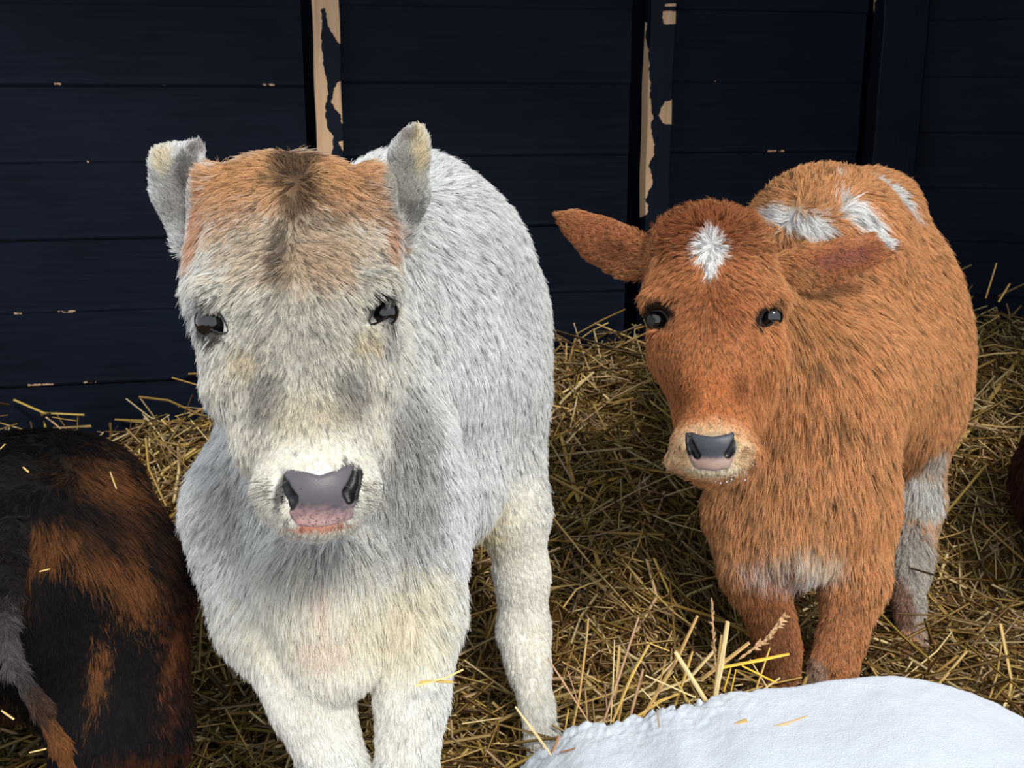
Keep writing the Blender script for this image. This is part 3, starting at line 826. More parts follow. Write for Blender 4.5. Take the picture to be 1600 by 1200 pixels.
    def nc(px, py, p):
        base = lin((88, 81, 87)); low = lin((206, 166, 160)); c = np.tile(base, (len(px), 1))
        t = sstep(785, 822, py + (fbm(p, 300, 4) - .5) * 24)[:, None]; c = c * (1 - t) + low * t
        for ch in (nl, nr):
            a = np.array([q[:2] for q in ch], float); rr = np.array([q[3] for q in ch], float) * .72
            tt = np.linspace(0, 1, 12); k = np.linspace(0, 1, len(a)); mx_ = np.zeros(len(px))
            for t_ in tt:
                cx, cy, cr = np.interp(t_, k, a[:, 0]), np.interp(t_, k, a[:, 1]), np.interp(t_, k, rr)
                mx_ = np.maximum(mx_, 1 - sstep(cr * .8, cr * 1.25, np.hypot(px - cx, py - cy)))
            cx = np.interp(py, a[:, 1], a[:, 0]); sd = -1 if ch is nl else 1
            mx_ = np.maximum(mx_, sstep(0, 3, (px - cx) * sd) * (py > a[0, 1]) * (py < a[-1, 1]))
            c = c * (1 - mx_[:, None]) + lin((16, 14, 16)) * mx_[:, None]
        sp = (fbm(p, 900, 8, 2) > .62)[:, None] & (t > .5); c = np.where(sp, lin((120, 96, 98)), c)
        return c * (0.85 + 0.3 * fbm(p, 200, 9)[:, None])
    nose_part(S, [(436, 738), (450, 731), (480, 736), (498, 741), (516, 735), (545, 725), (558, 727), (564, 744), (560, 785), (551, 812), (540, 822), (500, 828), (460, 826), (450, 812), (444, 786), (433, 762)], zn, root, nc)
    flow = [(455, 320, .0, 1), (440, 300, -.8, .4), (380, 300, -1, .15), (320, 300, -1, .2), (480, 300, .8, .2), (530, 290, 1, .1), (590, 300, 1, .0), (455, 255, -.2, -.8), (400, 262, -1, -.1), (520, 255, 1, .1),
            (400, 360, -.95, .3), (340, 370, -.9, .5), (300, 400, -.3, 1), (510, 360, .95, .1), (570, 370, .95, .3), (615, 400, .3, 1), (430, 420, -.6, .8), (500, 420, .7, .7), (370, 430, -.9, .5), (560, 430, .9, .4),
            (455, 480, 0, 1), (400, 480, -.6, .8), (520, 480, .6, .8), (360, 520, -.5, 1), (575, 520, .5, 1), (590, 450, .8, .6), (345, 460, -.8, .6), (270, 340, -.2, -1), (290, 370, -.2, 1), (455, 560, 0, 1), (410, 600, -.4, 1), (520, 600, .4, 1), (470, 650, 0, 1), (340, 600, -.3, 1), (600, 600, .2, 1),
            (480, 700, 0, 1), (430, 700, -.4, .8), (550, 700, .5, .7), (405, 770, -.9, .3), (590, 770, .9, .2), (420, 815, -.5, .9), (575, 810, .6, .8), (495, 845, 0, 1), (310, 520, -.3, 1), (624, 520, .2, 1),
            (320, 700, -.5, 1), (310, 850, -.7, .8), (380, 850, -.3, 1), (500, 900, -.1, 1), (640, 850, .15, 1), (700, 850, .4, 1), (360, 960, -.3, 1), (480, 980, .1, 1), (600, 980, 0, 1), (700, 960, .3, 1), (500, 1080, .1, 1),
            (440, 1080, .3, 1), (640, 1080, 0, 1), (500, 1180, .3, 1), (630, 1180, 0, 1), (660, 480, .3, .9), (680, 620, .1, 1), (660, 740, 0, 1), (700, 330, .6, .6, .4), (600, 240, .1, -.8, .5), (690, 260, .5, -.3, .6),
            (780, 400, .9, .4, .3), (830, 500, .9, .6, .2), (780, 520, .6, .9), (740, 620, .3, 1), (830, 640, .5, 1), (770, 760, .2, 1), (760, 860, .2, 1), (820, 820, .1, 1), (820, 960, 0, 1), (835, 1080, .1, 1),
            (280, 300, -.3, -1), (250, 260, -.6, -.6), (300, 235, .3, -1), (635, 300, .2, -1), (655, 230, .5, -.8), (636, 215, -.2, -1)]
    lb = [(460, 520, 190, 330, 0, .015, 1, .3), (455, 300, 160, 70, 0, .016, .8, .3), (490, 690, 110, 60, 0, .009, .8, .4), (495, 775, 125, 90, 0, .0065, 1, .25), (400, 560, 60, 50, 0, .009, .6, .3),
          (278, 300, 60, 100, 0, .0055, 1, .3), (640, 270, 50, 90, 0, .0055, 1, .3), (247, 262, 16, 30, 0, .010, .8, .3), (660, 230, 12, 36, 0, .010, .8, .3),
          (500, 900, 140, 60, 0, .034, .8, .4), (480, 1120, 130, 90, 0, .012, 1, .4), (640, 1140, 80, 90, 0, .012, 1, .4), (820, 960, 60, 220, 0, .010, 1, .3), (340, 505, 40, 30, 0, .005, 1, .3), (600, 490, 36, 30, 0, .005, 1, .3)]
    bald = [(333, 500, 27, 14, -38), (595, 486, 24, 11, 50), (498, 765, 56, 36, 0), (498, 800, 48, 28, 0), (440, 760, 14, 30, -15), (552, 752, 14, 30, 15)]
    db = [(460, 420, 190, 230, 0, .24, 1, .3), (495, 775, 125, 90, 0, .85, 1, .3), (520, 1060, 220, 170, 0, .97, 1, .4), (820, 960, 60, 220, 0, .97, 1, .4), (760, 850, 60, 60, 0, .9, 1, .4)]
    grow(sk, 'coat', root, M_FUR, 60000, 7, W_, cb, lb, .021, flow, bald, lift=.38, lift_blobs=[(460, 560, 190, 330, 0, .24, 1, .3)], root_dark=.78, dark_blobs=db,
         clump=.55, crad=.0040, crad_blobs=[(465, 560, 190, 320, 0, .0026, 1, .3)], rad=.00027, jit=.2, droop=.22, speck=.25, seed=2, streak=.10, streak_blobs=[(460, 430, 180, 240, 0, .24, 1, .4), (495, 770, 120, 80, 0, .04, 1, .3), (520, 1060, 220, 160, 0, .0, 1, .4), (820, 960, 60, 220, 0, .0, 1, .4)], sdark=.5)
    whiskers('eyelashes', sk, root, M_FUR, [(318, 482, -1, .3, 26, 14, 5, (25, 20, 20)), (612, 470, 1, .3, 26, 14, 5, (25, 20, 20)), (305, 505, -.5, 1, 30, 10, 6, (60, 50, 46)), (625, 500, .4, 1, 34, 12, 5, (60, 54, 50))])
    whiskers('whiskers', sk, root, M_FUR, [(410, 770, -1, .1, 34, 26, 16, (120, 110, 105)), (585, 765, 1, .1, 34, 26, 16, (120, 110, 105)), (450, 838, -.4, 1, 30, 14, 14, (120, 110, 105)), (540, 835, .4, 1, 26, 12, 12, (120, 110, 105)),
                                           (446, 780, .4, -.2, 12, 30, 7, (40, 38, 40)), (556, 768, -.4, -.2, 12, 30, 7, (60, 60, 60))], 5)
    return sk
white_calf(); print('white', time.time() - T0)

# ================================================================== RUST CALF
def rust_calf():
    root = empty('calf', (PW(1330, 900, 1.85)[0], PW(1330, 900, 1.85)[1], 0))
    tag(root, 'rusty red calf with white forehead star and white back patches, ears out sideways', 'calf')
    S = Sdf(0.0095, [], 0.0042)
    S.fine = [(np.array([CC(980, 0, 1.5)[0], CC(0, 770, 1.5)[1], 1.34]), np.array([CC(1250, 0, 1.6)[0], CC(0, 300, 1.6)[1], 1.72]))]
    S.ell(1285, 400, 1.92, 128, 138, 150, 55)                      # withers
    S.cap((1270, 590, 1.84, 150), (1368, 560, 2.06, 138), 60)      # barrel
    S.ell(1368, 470, 2.06, 116, 140, 140, 55)                      # rump
    S.ell(1340, 330, 2.08, 80, 60, 130, 50)
    S.cap((1125, 460, 1.70, 92), (1235, 640, 1.80, 135), 55)       # neck
    S.ell(1255, 760, 1.78, 140, 135, 110, 50)                      # chest
    S.ell(1228, 845, 1.74, 66, 58, 70, 35)                         # brisket
    S.ell(1385, 640, 2.04, 108, 96, 100, 45)                       # thigh
    S.chain([(1162, 800, 1.78, 60), (1182, 890, 1.75, 46), (1207, 975, 1.72, 30), (1217, 1015, 1.71, 27), (1222, 1060, 1.70, 19), (1222, 1095, 1.70, 21), (1222, 1115, 1.69, 25)], 25)
    S.chain([(1338, 800, 1.80, 60), (1333, 900, 1.75, 47), (1314, 1000, 1.72, 31), (1302, 1048, 1.70, 30), (1297, 1075, 1.70, 24), (1297, 1105, 1.70, 22), (1295, 1125, 1.69, 26)], 22)
    S.chain([(1432, 690, 2.06, 46), (1436, 780, 2.04, 30), (1424, 860, 2.0, 25), (1421, 900, 1.97, 22), (1421, 950, 1.93, 18), (1424, 1000, 1.90, 17), (1425, 1025, 1.88, 19)], 25)
    S.chain([(1340, 740, 2.12, 60), (1345, 850, 2.14, 30), (1350, 900, 2.13, 20), (1352, 980, 2.10, 18)], 25)
    # head
    S.ell(1108, 405, 1.62, 95, 78, 95, 25)
    S.ell(1115, 470, 1.60, 108, 80, 90, 28)
    S.ell(1118, 545, 1.59, 104, 85, 95, 28)
    S.cap((1114, 520, 1.545, 64), (1114, 680, 1.485, 46), 32)
    S.ell(1115, 692, 1.49, 66, 38, 66, 22)
    S.ell(1114, 724, 1.485, 50, 26, 58, 14)
    S.ell(1066, 715, 1.50, 24, 16, 34, 14); S.ell(1163, 708, 1.50, 24, 18, 34, 14)
    S.cap((1116, 700, 1.53, 52), (1122, 600, 1.62, 80), 28)
    S.ell(1025, 470, 1.57, 22, 16, 24, 16, roll=-30); S.ell(1203, 466, 1.56, 22, 16, 24, 16, roll=30)
    S.chain([(1010, 408, 1.66, 28), (975, 394, 1.67, 36), (938, 375, 1.67, 34), (902, 352, 1.67, 21), (868, 334, 1.67, 5)], 12, flat=2.4, n=(0.1, 0.5, 1))
    S.chain([(985, 402, 1.645, 10), (940, 380, 1.635, 17), (905, 356, 1.64, 10)], 6, sub=True, flat=1.5)
    S.chain([(1218, 420, 1.66, 24), (1262, 416, 1.66, 32), (1310, 406, 1.66, 31), (1360, 390, 1.66, 24), (1398, 384, 1.66, 10)], 12, flat=2.4, n=(-0.1, 0.6, 1))
    S.chain([(1265, 424, 1.63, 10), (1310, 412, 1.625, 16), (1360, 396, 1.63, 12)], 6, sub=True, flat=1.5)
    zl, zr, zn = S.surf(1029, 499), S.surf(1203, 494), S.surf(1114, 700)
    def g(x, y, r, dz=.004): return (x, y, S.surf(x, y) + dz, r)
    nl = [g(1077, 682, 5, 0), g(1081, 697, 8, 0), g(1089, 711, 9, .001)]
    nr = [g(1152, 679, 5, 0), g(1147, 695, 8, 0), g(1138, 710, 9, .001)]
    mo = [g(1086, 739, 1.8, 0), g(1114, 742, 2, 0), g(1142, 738, 1.8, 0)]
    eyelid(S, 1028, 499, 18, 14, -30, 2.0, root, rgb=(12, 9, 9)); eyelid(S, 1203, 494, 20, 12, 45, 2.0, root, rgb=(12, 9, 9))
    S.ell(1027, 499, zl, 18, 15, 30, 4, roll=-30, sub=True); S.ell(1203, 494, zr, 20, 12, 30, 4, roll=45, sub=True)
    S.chain(nl, 4, sub=True); S.chain(nr, 4, sub=True); S.chain(mo, 2, sub=True)
    sk = Skin(S, 1)
    BD = lin((238, 182, 128)); RD = lin((216, 148, 98)); DR = lin((160, 90, 52)); WH = lin((250, 249, 246)); TN = lin((244, 214, 172)); LT = lin((236, 184, 132)); LG = lin((188, 124, 82))
    cb = [(1115, 520, 130, 240, 0, RD, 1, .3), (1105, 340, 100, 50, 0, lin((140, 66, 30)), .7, .5), (1112, 460, 40, 50, 0, DR, .45, .6), (1114, 620, 60, 50, 0, lin((226, 146, 88)), .7, .5),
          (1060, 610, 16, 26, 0, lin((130, 76, 40)), .6, .6), (1170, 600, 16, 24, 0, lin((132, 80, 46)), .6, .6), (1220, 540, 26, 60, 0, lin((230, 166, 110)), .6, .5), (1030, 560, 20, 50, 0, lin((216, 146, 96)), .5, .5),
          (1110, 388, 20, 24, 0, WH, 1, .2), (1109, 418, 9, 16, 0, WH, 1, .25), (1105, 368, 12, 14, 20, WH, .9, .3),
          (1115, 702, 62, 42, 0, TN, .9, .3), (1114, 728, 66, 24, 0, TN, 1, .3), (1058, 718, 24, 18, 0, TN, 1, .3), (1170, 714, 24, 22, 0, TN, 1, .3), (1114, 745, 40, 10, 0, lin((240, 226, 200)), 1, .3),
          (1026, 498, 24, 19, -20, lin((22, 15, 13)), .95, .2), (1204, 493, 24, 14, 40, lin((30, 20, 16)), .95, .2), (1222, 488, 12, 6, -20, lin((22, 16, 16)), .9, .3),
          (930, 375, 80, 50, -25, lin((196, 126, 84)), .9, .4), (960, 400, 34, 14, -25, lin((140, 84, 60)), .6, .5), (1325, 400, 90, 36, 12, lin((210, 140, 92)), .9, .4), (1325, 412, 50, 14, 12, lin((190, 124, 104)), .8, .5), (1350, 375, 50, 6, 12, lin((226, 160, 116)), .6, .5), (1250, 440, 22, 14, 0, lin((226, 176, 120)), .7, .4),
          (1238, 338, 42, 18, -24, WH, 1, .2), (1266, 358, 22, 12, 0, WH, 1, .2), (1205, 326, 18, 10, 0, WH, .8, .3), (1352, 330, 42, 20, -35, WH, 1, .2), (1395, 368, 22, 10, -40, WH, 1, .2), (1400, 290, 60, 12, -30, WH, 1, .2), (1312, 268, 8, 8, 0, WH, .6, .3),
          (1270, 490, 50, 50, 0, lin((196, 138, 86)), .5, .6), (1290, 620, 60, 110, -15, lin((236, 176, 120)), .5, .5), (1240, 800, 90, 90, 0, LT, .6, .5), (1270, 880, 60, 40, 0, lin((244, 206, 164)), .6, .5),
          (1240, 900, 74, 34, 0, WH, 1, .3), (1235, 880, 50, 20, 0, lin((244, 224, 196)), .6, .5), (1310, 878, 30, 16, 20, lin((244, 228, 204)), .7, .4), (1200, 990, 60, 110, 0, LG, .9, .4), (1215, 1010, 40, 70, 0, lin((150, 98, 64)), .8, .4), (1305, 1000, 70, 90, 0, lin((206, 142, 96)), .7, .4), (1266, 1050, 12, 24, 0, lin((226, 200, 180)), .9, .4),
          (1440, 770, 42, 40, 0, lin((232, 230, 224)), 1, .2), (1425, 880, 50, 110, 0, lin((206, 198, 188)), 1, .2), (1404, 930, 14, 40, 0, lin((160, 116, 92)), .8, .3), (1470, 730, 26, 30, 0, lin((220, 214, 204)), .9, .4)]
    finish_body(sk, root, BD, cb, 0.45)
    eyeball('eye', 1028, 500, zl + .018, 20, root); eyeball('eye', 1204, 495, zr + .018, 20, root)
    def nc(px, py, p):
        base = lin((64, 66, 74)); low = lin((160, 132, 120)); c = np.tile(base, (len(px), 1))
        t = sstep(712, 722, py + np.abs(px - 1114) * .12 + (fbm(p, 300, 4) - .5) * 6)[:, None]; c = c * (1 - t) + low * t
        for ch in (nl, nr):
            a = np.array([q[:2] for q in ch], float); rr = np.array([q[3] for q in ch], float) * .72
            tt = np.linspace(0, 1, 12); k = np.linspace(0, 1, len(a)); mx_ = np.zeros(len(px))
            for t_ in tt:
                cx, cy, cr = np.interp(t_, k, a[:, 0]), np.interp(t_, k, a[:, 1]), np.interp(t_, k, rr)
                mx_ = np.maximum(mx_, 1 - sstep(cr * .8, cr * 1.25, np.hypot(px - cx, py - cy)))
            cx = np.interp(py, a[:, 1], a[:, 0]); sd = -1 if ch is nl else 1
            mx_ = np.maximum(mx_, sstep(0, 3, (px - cx) * sd) * (py > a[0, 1]) * (py < a[-1, 1]))
            c = c * (1 - mx_[:, None]) + lin((12, 12, 14)) * mx_[:, None]
        return c * (0.85 + 0.3 * fbm(p, 260, 9)[:, None])
    nose_part(S, [(1073, 676), (1084, 674), (1100, 679), (1114, 681), (1130, 678), (1146, 673), (1153, 677), (1154, 700), (1147, 722), (1140, 734), (1114, 738), (1088, 735), (1080, 722), (1074, 700)], zn, root, nc, h=.0013)
    flow = [(1108, 400, 0, 1), (1085, 385, -.8, -.2), (1135, 385, .8, -.2), (1108, 355, 0, -1), (1060, 370, -.9, -.1), (1160, 370, .9, 0), (1105, 322, 0, -1), (1040, 340, -.6, -.8), (1175, 335, .6, -.8),
            (1050, 430, -.9, .4), (1170, 430, .9, .4), (1020, 430, -.7, .7), (1205, 430, .7, .7), (1080, 460, -.5, .8), (1140, 460, .5, .8), (1112, 500, 0, 1), (1050, 500, -.6, .7), (1175, 500, .6, .7), (1112, 570, 0, 1), (1060, 580, -.3, 1), (1170, 580, .3, 1),
            (1112, 640, 0, 1), (1060, 660, -.3, 1), (1165, 660, .3, 1), (1055, 715, -.8, .5), (1172, 715, .8, .5), (1114, 748, 0, 1), (1015, 560, -.2, 1), (1225, 560, .3, 1), (1235, 470, .6, .7),
            (960, 385, -1, -.5), (900, 350, -1, -.4), (940, 410, -.8, .5), (1290, 385, 1, -.2), (1380, 380, 1, 0), (1300, 440, .6, .8), (1300, 412, 1, -.1),
            (1240, 340, .5, .5), (1210, 325, -.5, -.3, .2), (1290, 300, .4, -.5, .6), (1290, 258, .2, -1, .4), (1360, 335, .7, .6), (1400, 285, .6, -.1, .6), (1440, 340, .7, .6), (1280, 480, .3, .9), (1340, 460, .8, .5), (1430, 440, .8, .6), (1490, 520, .7, .8),
            (1290, 600, .1, 1), (1240, 560, 0, 1), (1360, 560, .5, .9), (1440, 600, .6, .9), (1250, 700, -.1, 1), (1320, 700, .1, 1), (1400, 700, .3, 1), (1160, 760, -.2, 1), (1230, 800, 0, 1), (1300, 820, 0, 1), (1230, 900, 0, 1), (1180, 900, .2, 1),
            (1340, 880, -.1, 1), (1310, 990, -.1, 1), (1215, 1000, 0, 1), (1440, 780, 0, 1), (1420, 880, 0, 1), (1424, 960, 0, 1), (1470, 700, .2, 1)]
    lb = [(1115, 520, 130, 240, 0, .017, 1, .3), (1112, 610, 100, 110, 0, .008, .9, .4), (1108, 330, 90, 50, 0, .022, .8, .4), (1110, 390, 36, 40, 0, .013, 1, .3), (1115, 700, 80, 56, 0, .005, 1, .3), (930, 375, 90, 56, -25, .007, 1, .3), (1325, 405, 96, 40, 12, .007, 1, .3),
          (1205, 1000, 50, 90, 0, .011, 1, .3), (1305, 1010, 60, 90, 0, .012, 1, .3), (1422, 920, 40, 90, 0, .013, 1, .3), (1290, 680, 130, 170, 0, .046, 1, .5), (1235, 885, 80, 44, 0, .040, 1, .4), (1026, 498, 24, 20, 0, .004, 1, .3), (1204, 493, 24, 20, 0, .004, 1, .3)]
    bald = [(1027, 499, 16, 14, -30), (1203, 494, 19, 10, 45), (1114, 700, 40, 28, 0), (1114, 722, 32, 16, 0)]
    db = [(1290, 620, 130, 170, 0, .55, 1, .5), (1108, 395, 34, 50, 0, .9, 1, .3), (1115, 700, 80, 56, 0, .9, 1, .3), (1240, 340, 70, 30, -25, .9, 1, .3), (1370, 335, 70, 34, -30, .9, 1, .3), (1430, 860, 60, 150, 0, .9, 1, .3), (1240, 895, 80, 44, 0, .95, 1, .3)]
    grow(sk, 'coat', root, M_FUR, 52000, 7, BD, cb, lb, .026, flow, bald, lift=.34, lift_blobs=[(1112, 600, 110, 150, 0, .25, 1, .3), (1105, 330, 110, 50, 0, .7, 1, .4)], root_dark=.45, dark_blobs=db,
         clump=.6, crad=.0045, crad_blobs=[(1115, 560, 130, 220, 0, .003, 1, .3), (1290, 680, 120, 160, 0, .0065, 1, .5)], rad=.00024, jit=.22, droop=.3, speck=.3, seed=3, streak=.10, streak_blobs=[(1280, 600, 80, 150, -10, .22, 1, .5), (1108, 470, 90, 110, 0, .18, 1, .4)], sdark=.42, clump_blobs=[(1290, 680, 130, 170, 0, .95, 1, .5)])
    whiskers('eyelashes', sk, root, M_FUR, [(1215, 482, 1, .1, 22, 22, 5, (15, 12, 12)), (1012, 490, -1, .1, 16, 16, 5, (15, 12, 12))], 8)
    whiskers('whiskers', sk, root, M_FUR, [(1060, 712, -1, .2, 22, 12, 8, (150, 100, 70)), (1170, 708, 1, .1, 26, 14, 8, (150, 100, 70))], 9)
    return sk
rust_calf(); print('rust', time.time() - T0)

# ================================================================== BLACK CALF seen from behind
def black_calf():
    root = empty('calf', (PW(30, 900, 1.5)[0], PW(30, 900, 1.5)[1], 0))
    tag(root, 'black calf with brindled brown streaks seen from behind, tail hanging', 'calf')
    S = Sdf(0.0105, [], 0.01)
    S.ell(24, 910, 1.42, 256, 205, 230, 60)
    S.cap((10, 890, 1.6, 205), (0, 860, 1.85, 180), 60)
    S.ell(70, 765, 1.5, 140, 90, 200, 60)
    S.cap((165, 960, 1.40, 128), (190, 1150, 1.36, 100), 50)
    S.chain([(190, 1150, 1.36, 100), (185, 1280, 1.36, 62), (165, 1380, 1.44, 38), (160, 1480, 1.40, 30), (160, 1530, 1.36, 34)], 35)
    S.cap((-120, 960, 1.40, 128), (-140, 1150, 1.36, 100), 50)
    S.chain([(-140, 1150, 1.36, 100), (-140, 1280, 1.36, 62), (-130, 1380, 1.44, 38), (-130, 1480, 1.40, 30), (-130, 1530, 1.36, 34)], 35)
    S.chain([(-90, 1080, 1.95, 70), (-90, 1250, 1.90, 40), (-90, 1370, 1.88, 32)], 35); S.chain([(110, 1080, 1.95, 70), (110, 1250, 1.90, 40), (110, 1370, 1.88, 32)], 35)
    S.cap((0, 860, 1.9, 120), (-10, 800, 2.08, 60), 50); S.ell(-10, 800, 2.10, 60, 50, 70, 30)      # neck and lowered head beyond the rump
    sk = Skin(S, 2)
    BK = lin((26, 23, 24)); BR = lin((150, 98, 58)); B2 = lin((96, 64, 42)); R2 = lin((104, 58, 36))
    cb = [(150, 722, 34, 20, -20, B2, .8, .5), (180, 752, 44, 26, -50, BR, .8, .5), (206, 810, 18, 50, 25, BR, .85, .5), (100, 838, 56, 26, 10, BR, .9, .5), (40, 880, 46, 18, 30, BR, .7, .6), (180, 875, 54, 24, -35, BR, .85, .5), (225, 920, 22, 44, 20, BR, .8, .5),
          (262, 880, 10, 70, 15, B2, .7, .5), (280, 1010, 7, 50, -6, BR, .8, .3), (160, 1050, 13, 46, -8, BR, .85, .3), (240, 740, 10, 60, 35, B2, .7, .5), (165, 800, 50, 26, -20, BK, .8, .5), (10, 930, 30, 30, 0, B2, .6, .5),
          (20, 1150, 26, 50, 0, BR, .5, .5), (308, 1000, 14, 90, 0, R2, .6, .5), (240, 1190, 60, 16, 0, R2, .6, .5), (40, 740, 60, 50, 0, lin((34, 28, 26)), .6, .6)]
    finish_body(sk, root, BK, cb, 0.4)
    flow = [(50, 720, .0, -.6, -.3), (40, 690, -.2, .2, -1), (120, 690, .6, .3, -.8), (200, 740, .7, .8), (180, 800, .6, .8), (100, 820, .2, 1), (40, 860, -.2, 1), (0, 820, -.5, .8), (150, 900, .4, 1), (240, 860, .5, 1), (280, 960, .15, 1), (220, 960, .2, 1),
            (100, 980, .1, 1), (160, 1080, 0, 1), (280, 1100, 0, 1), (220, 1180, 0, 1), (60, 1100, -.1, 1), (0, 1000, -.3, 1), (-150, 900, -.4, 1), (-150, 1100, 0, 1)]
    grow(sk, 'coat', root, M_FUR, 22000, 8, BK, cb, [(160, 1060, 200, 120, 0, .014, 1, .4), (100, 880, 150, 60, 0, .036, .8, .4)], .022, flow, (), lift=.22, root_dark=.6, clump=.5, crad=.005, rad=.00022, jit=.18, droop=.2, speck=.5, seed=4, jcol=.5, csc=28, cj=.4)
    # tail
    r = np.random.default_rng(9)
    C = [(20, 820, 1.24), (16, 880, 1.17), (10, 930, 1.12), (8, 980, 1.08), (22, 1040, 1.06), (60, 1100, 1.05), (92, 1160, 1.05), (112, 1220, 1.05), (118, 1300, 1.06)]
    R_ = [15, 13, 11, 10, 9, 9, 9, 8, 5]
    T = Sdf(0.004, [], .004); T.chain([(c[0], c[1], c[2], R_[i]) for i, c in enumerate(C)], 14)
    ts = Skin(T, 1)
    tb = [(22, 1000, 40, 90, 0, lin((112, 104, 104)), .7, .5), (70, 1100, 40, 40, 0, lin((90, 66, 50)), .7, .5), (100, 1180, 40, 60, 0, lin((150, 96, 52)), .8, .5)]
    tcol = paint(ts.p, ts, BK, tb) * .5
    tl = mesh_obj('tail', ts.p, ts.F, M_SKIN, root, col=tcol); tl['label'] = 'grey and brown haired tail'
    tf = grow(ts, 'tail_hair', None, M_FUR, 1400, 12, lin((40, 34, 34)), tb, (), .017, [(22, 900, -.1, 1), (10, 970, .05, 1), (40, 1070, .7, .9), (90, 1150, .5, 1), (112, 1220, .2, 1)], (), lift=.16, root_dark=.5, clump=.6, crad=.006, rad=.0003, jit=.2, seed=6, speck=.6)
    tf.parent = tl; tf.location = (0, 0, 0)
    return sk
black_calf(); print('black', time.time() - T0)

# ================================================================== DARK BROWN CALF at the right edge
def far_calf():
    root = empty('calf', (PW(1760, 900, 1.9)[0], PW(1760, 900, 1.9)[1], 0))
    tag(root, 'dark brown calf just showing at the right picture edge', 'calf')
    S = Sdf(0.014, [], .014)
    S.ell(1720, 760, 1.98, 122, 130, 150, 50); S.cap((1740, 760, 2.0, 110), (2000, 750, 2.05, 110), 50)
    S.chain([(1690, 820, 1.96, 70), (1690, 920, 1.94, 36), (1690, 1000, 1.94, 24), (1690, 1040, 1.92, 26)], 25); S.chain([(1790, 820, 2.1, 60), (1790, 920, 2.1, 34), (1790, 1020, 2.1, 24)], 25)
    S.chain([(1990, 820, 1.96, 60), (1990, 920, 1.94, 34), (1990, 1040, 1.92, 24)], 25)
    S.cap((2020, 720, 2.05, 80), (2080, 620, 2.05, 60), 40); S.cap((2080, 620, 2.05, 56), (2150, 680, 2.02, 34), 30)
    S.chain([(1640, 700, 1.95, 14), (1622, 800, 1.93, 12), (1622, 900, 1.92, 10)], 12)
    sk = Skin(S, 1)
    finish_body(sk, root, lin((62, 34, 24)), [], .6)
    grow(sk, 'coat', root, M_FUR, 1500, 10, lin((70, 38, 26)), (), (), .02, [(1640, 700, -.2, 1), (1640, 900, 0, 1)], (), lift=.3, crad=.007, rad=.0003, seed=7)
far_calf(); print('far', time.time() - T0)
# ------------------------------------------------------------------ snow mound
M_SNOW, nt, b = new_mat('snow', 0.75, 0.25)
b.inputs['Base Color'].default_value = (0.66, 0.72, 0.79, 1)
b.inputs['Subsurface Weight'].default_value = 0.0
tc = nt.nodes.new('ShaderNodeTexCoord')
n1 = nt.nodes.new('ShaderNodeTexNoise'); n1.inputs['Scale'].default_value = 420; n1.inputs['Detail'].default_value = 3
n2 = nt.nodes.new('ShaderNodeTexNoise'); n2.inputs['Scale'].default_value = 40; n2.inputs['Detail'].default_value = 5
for n in (n1, n2): nt.links.new(tc.outputs['Object'], n.inputs['Vector'])
b1 = nt.nodes.new('ShaderNodeBump'); b1.inputs['Strength'].default_value = 0.7; b1.inputs['Distance'].default_value = 0.0016
b2 = nt.nodes.new('ShaderNodeBump'); b2.inputs['Strength'].default_value = 0.22; b2.inputs['Distance'].default_value = 0.005
nt.links.new(n1.outputs['Fac'], b1.inputs['Height']); nt.links.new(n2.outputs['Fac'], b2.inputs['Height'])
nt.links.new(b2.outputs['Normal'], b1.inputs['Normal']); nt.links.new(b1.outputs['Normal'], b.inputs['Normal'])

ridge = [(700, 1300), (790, 1225), (822, 1192), (850, 1168), (872, 1158), (892, 1138), (930, 1130), (985, 1126), (1020, 1112), (1045, 1097), (1075, 1102), (1105, 1092), (1140, 1081), (1190, 1077), (1240, 1074), (1300, 1064), (1370, 1056), (1430, 1059), (1490, 1072),
         (1540, 1090), (1600, 1122), (1680, 1180), (1760, 1260), (1840, 1400)]
RZ = 1.40
_rx = np.linspace(700, 1840, 229); _ry = np.convolve(np.pad(np.interp(_rx, *zip(*ridge)), 6, 'edge'), np.hanning(15)[1:-1] / np.hanning(15).sum(), 'valid')
rp = np.array([PW(x, y, RZ) for x, y in zip(_rx, _ry)]); 
def snow_h(x, y):
    hr = np.interp(x, rp[:, 0], rp[:, 2]); ry = np.interp(x, rp[:, 0], rp[:, 1])
    P = np.stack([x, y, x * 0], -1).reshape(-1, 3)
    f1 = (fbm(P, 60, 31) - .5).reshape(x.shape); f2 = (fbm(P, 14, 33) - .5).reshape(x.shape); f3 = (fbm(P, 200, 35) - .5).reshape(x.shape)
    rough = np.interp(x, [0.0, 0.25, 0.33, 1.0], [1, 1, .1, .05])
    d = y - ry - f1 * 0.04 * rough
    back = np.where(d > 0, -d * d * 14 - d * 0.9, 0)
    front = np.where(d < 0, -0.03 * (-d) - 0.05 * d * d, 0)
    edge = np.interp(x, [-0.14, -0.07, 0.02], [-0.3, -0.05, 0])
    return hr + back + front + edge + f1 * 0.007 * (0.15 + rough * np.exp(-np.abs(d) * 10)) + f2 * 0.006 + f3 * 0.008 * (0.03 + rough * np.exp(-np.abs(d) * 22))
nx, ny = 420, 300
sx, sy = np.meshgrid(np.linspace(-0.12, 0.82, nx), np.linspace(0.55, 1.62, ny), indexing='ij')
sz = np.maximum(snow_h(sx, sy), -0.03)
top = np.stack([sx, sy, sz], -1).reshape(-1, 3)
I = (np.arange(nx - 1)[:, None] * ny + np.arange(ny - 1)[None]).ravel()
Ft = np.stack([I, I + ny, I + ny + 1, I + 1], -1)
keep = (top[Ft][:, :, 2] > -0.029).any(1); Ft = Ft[keep]
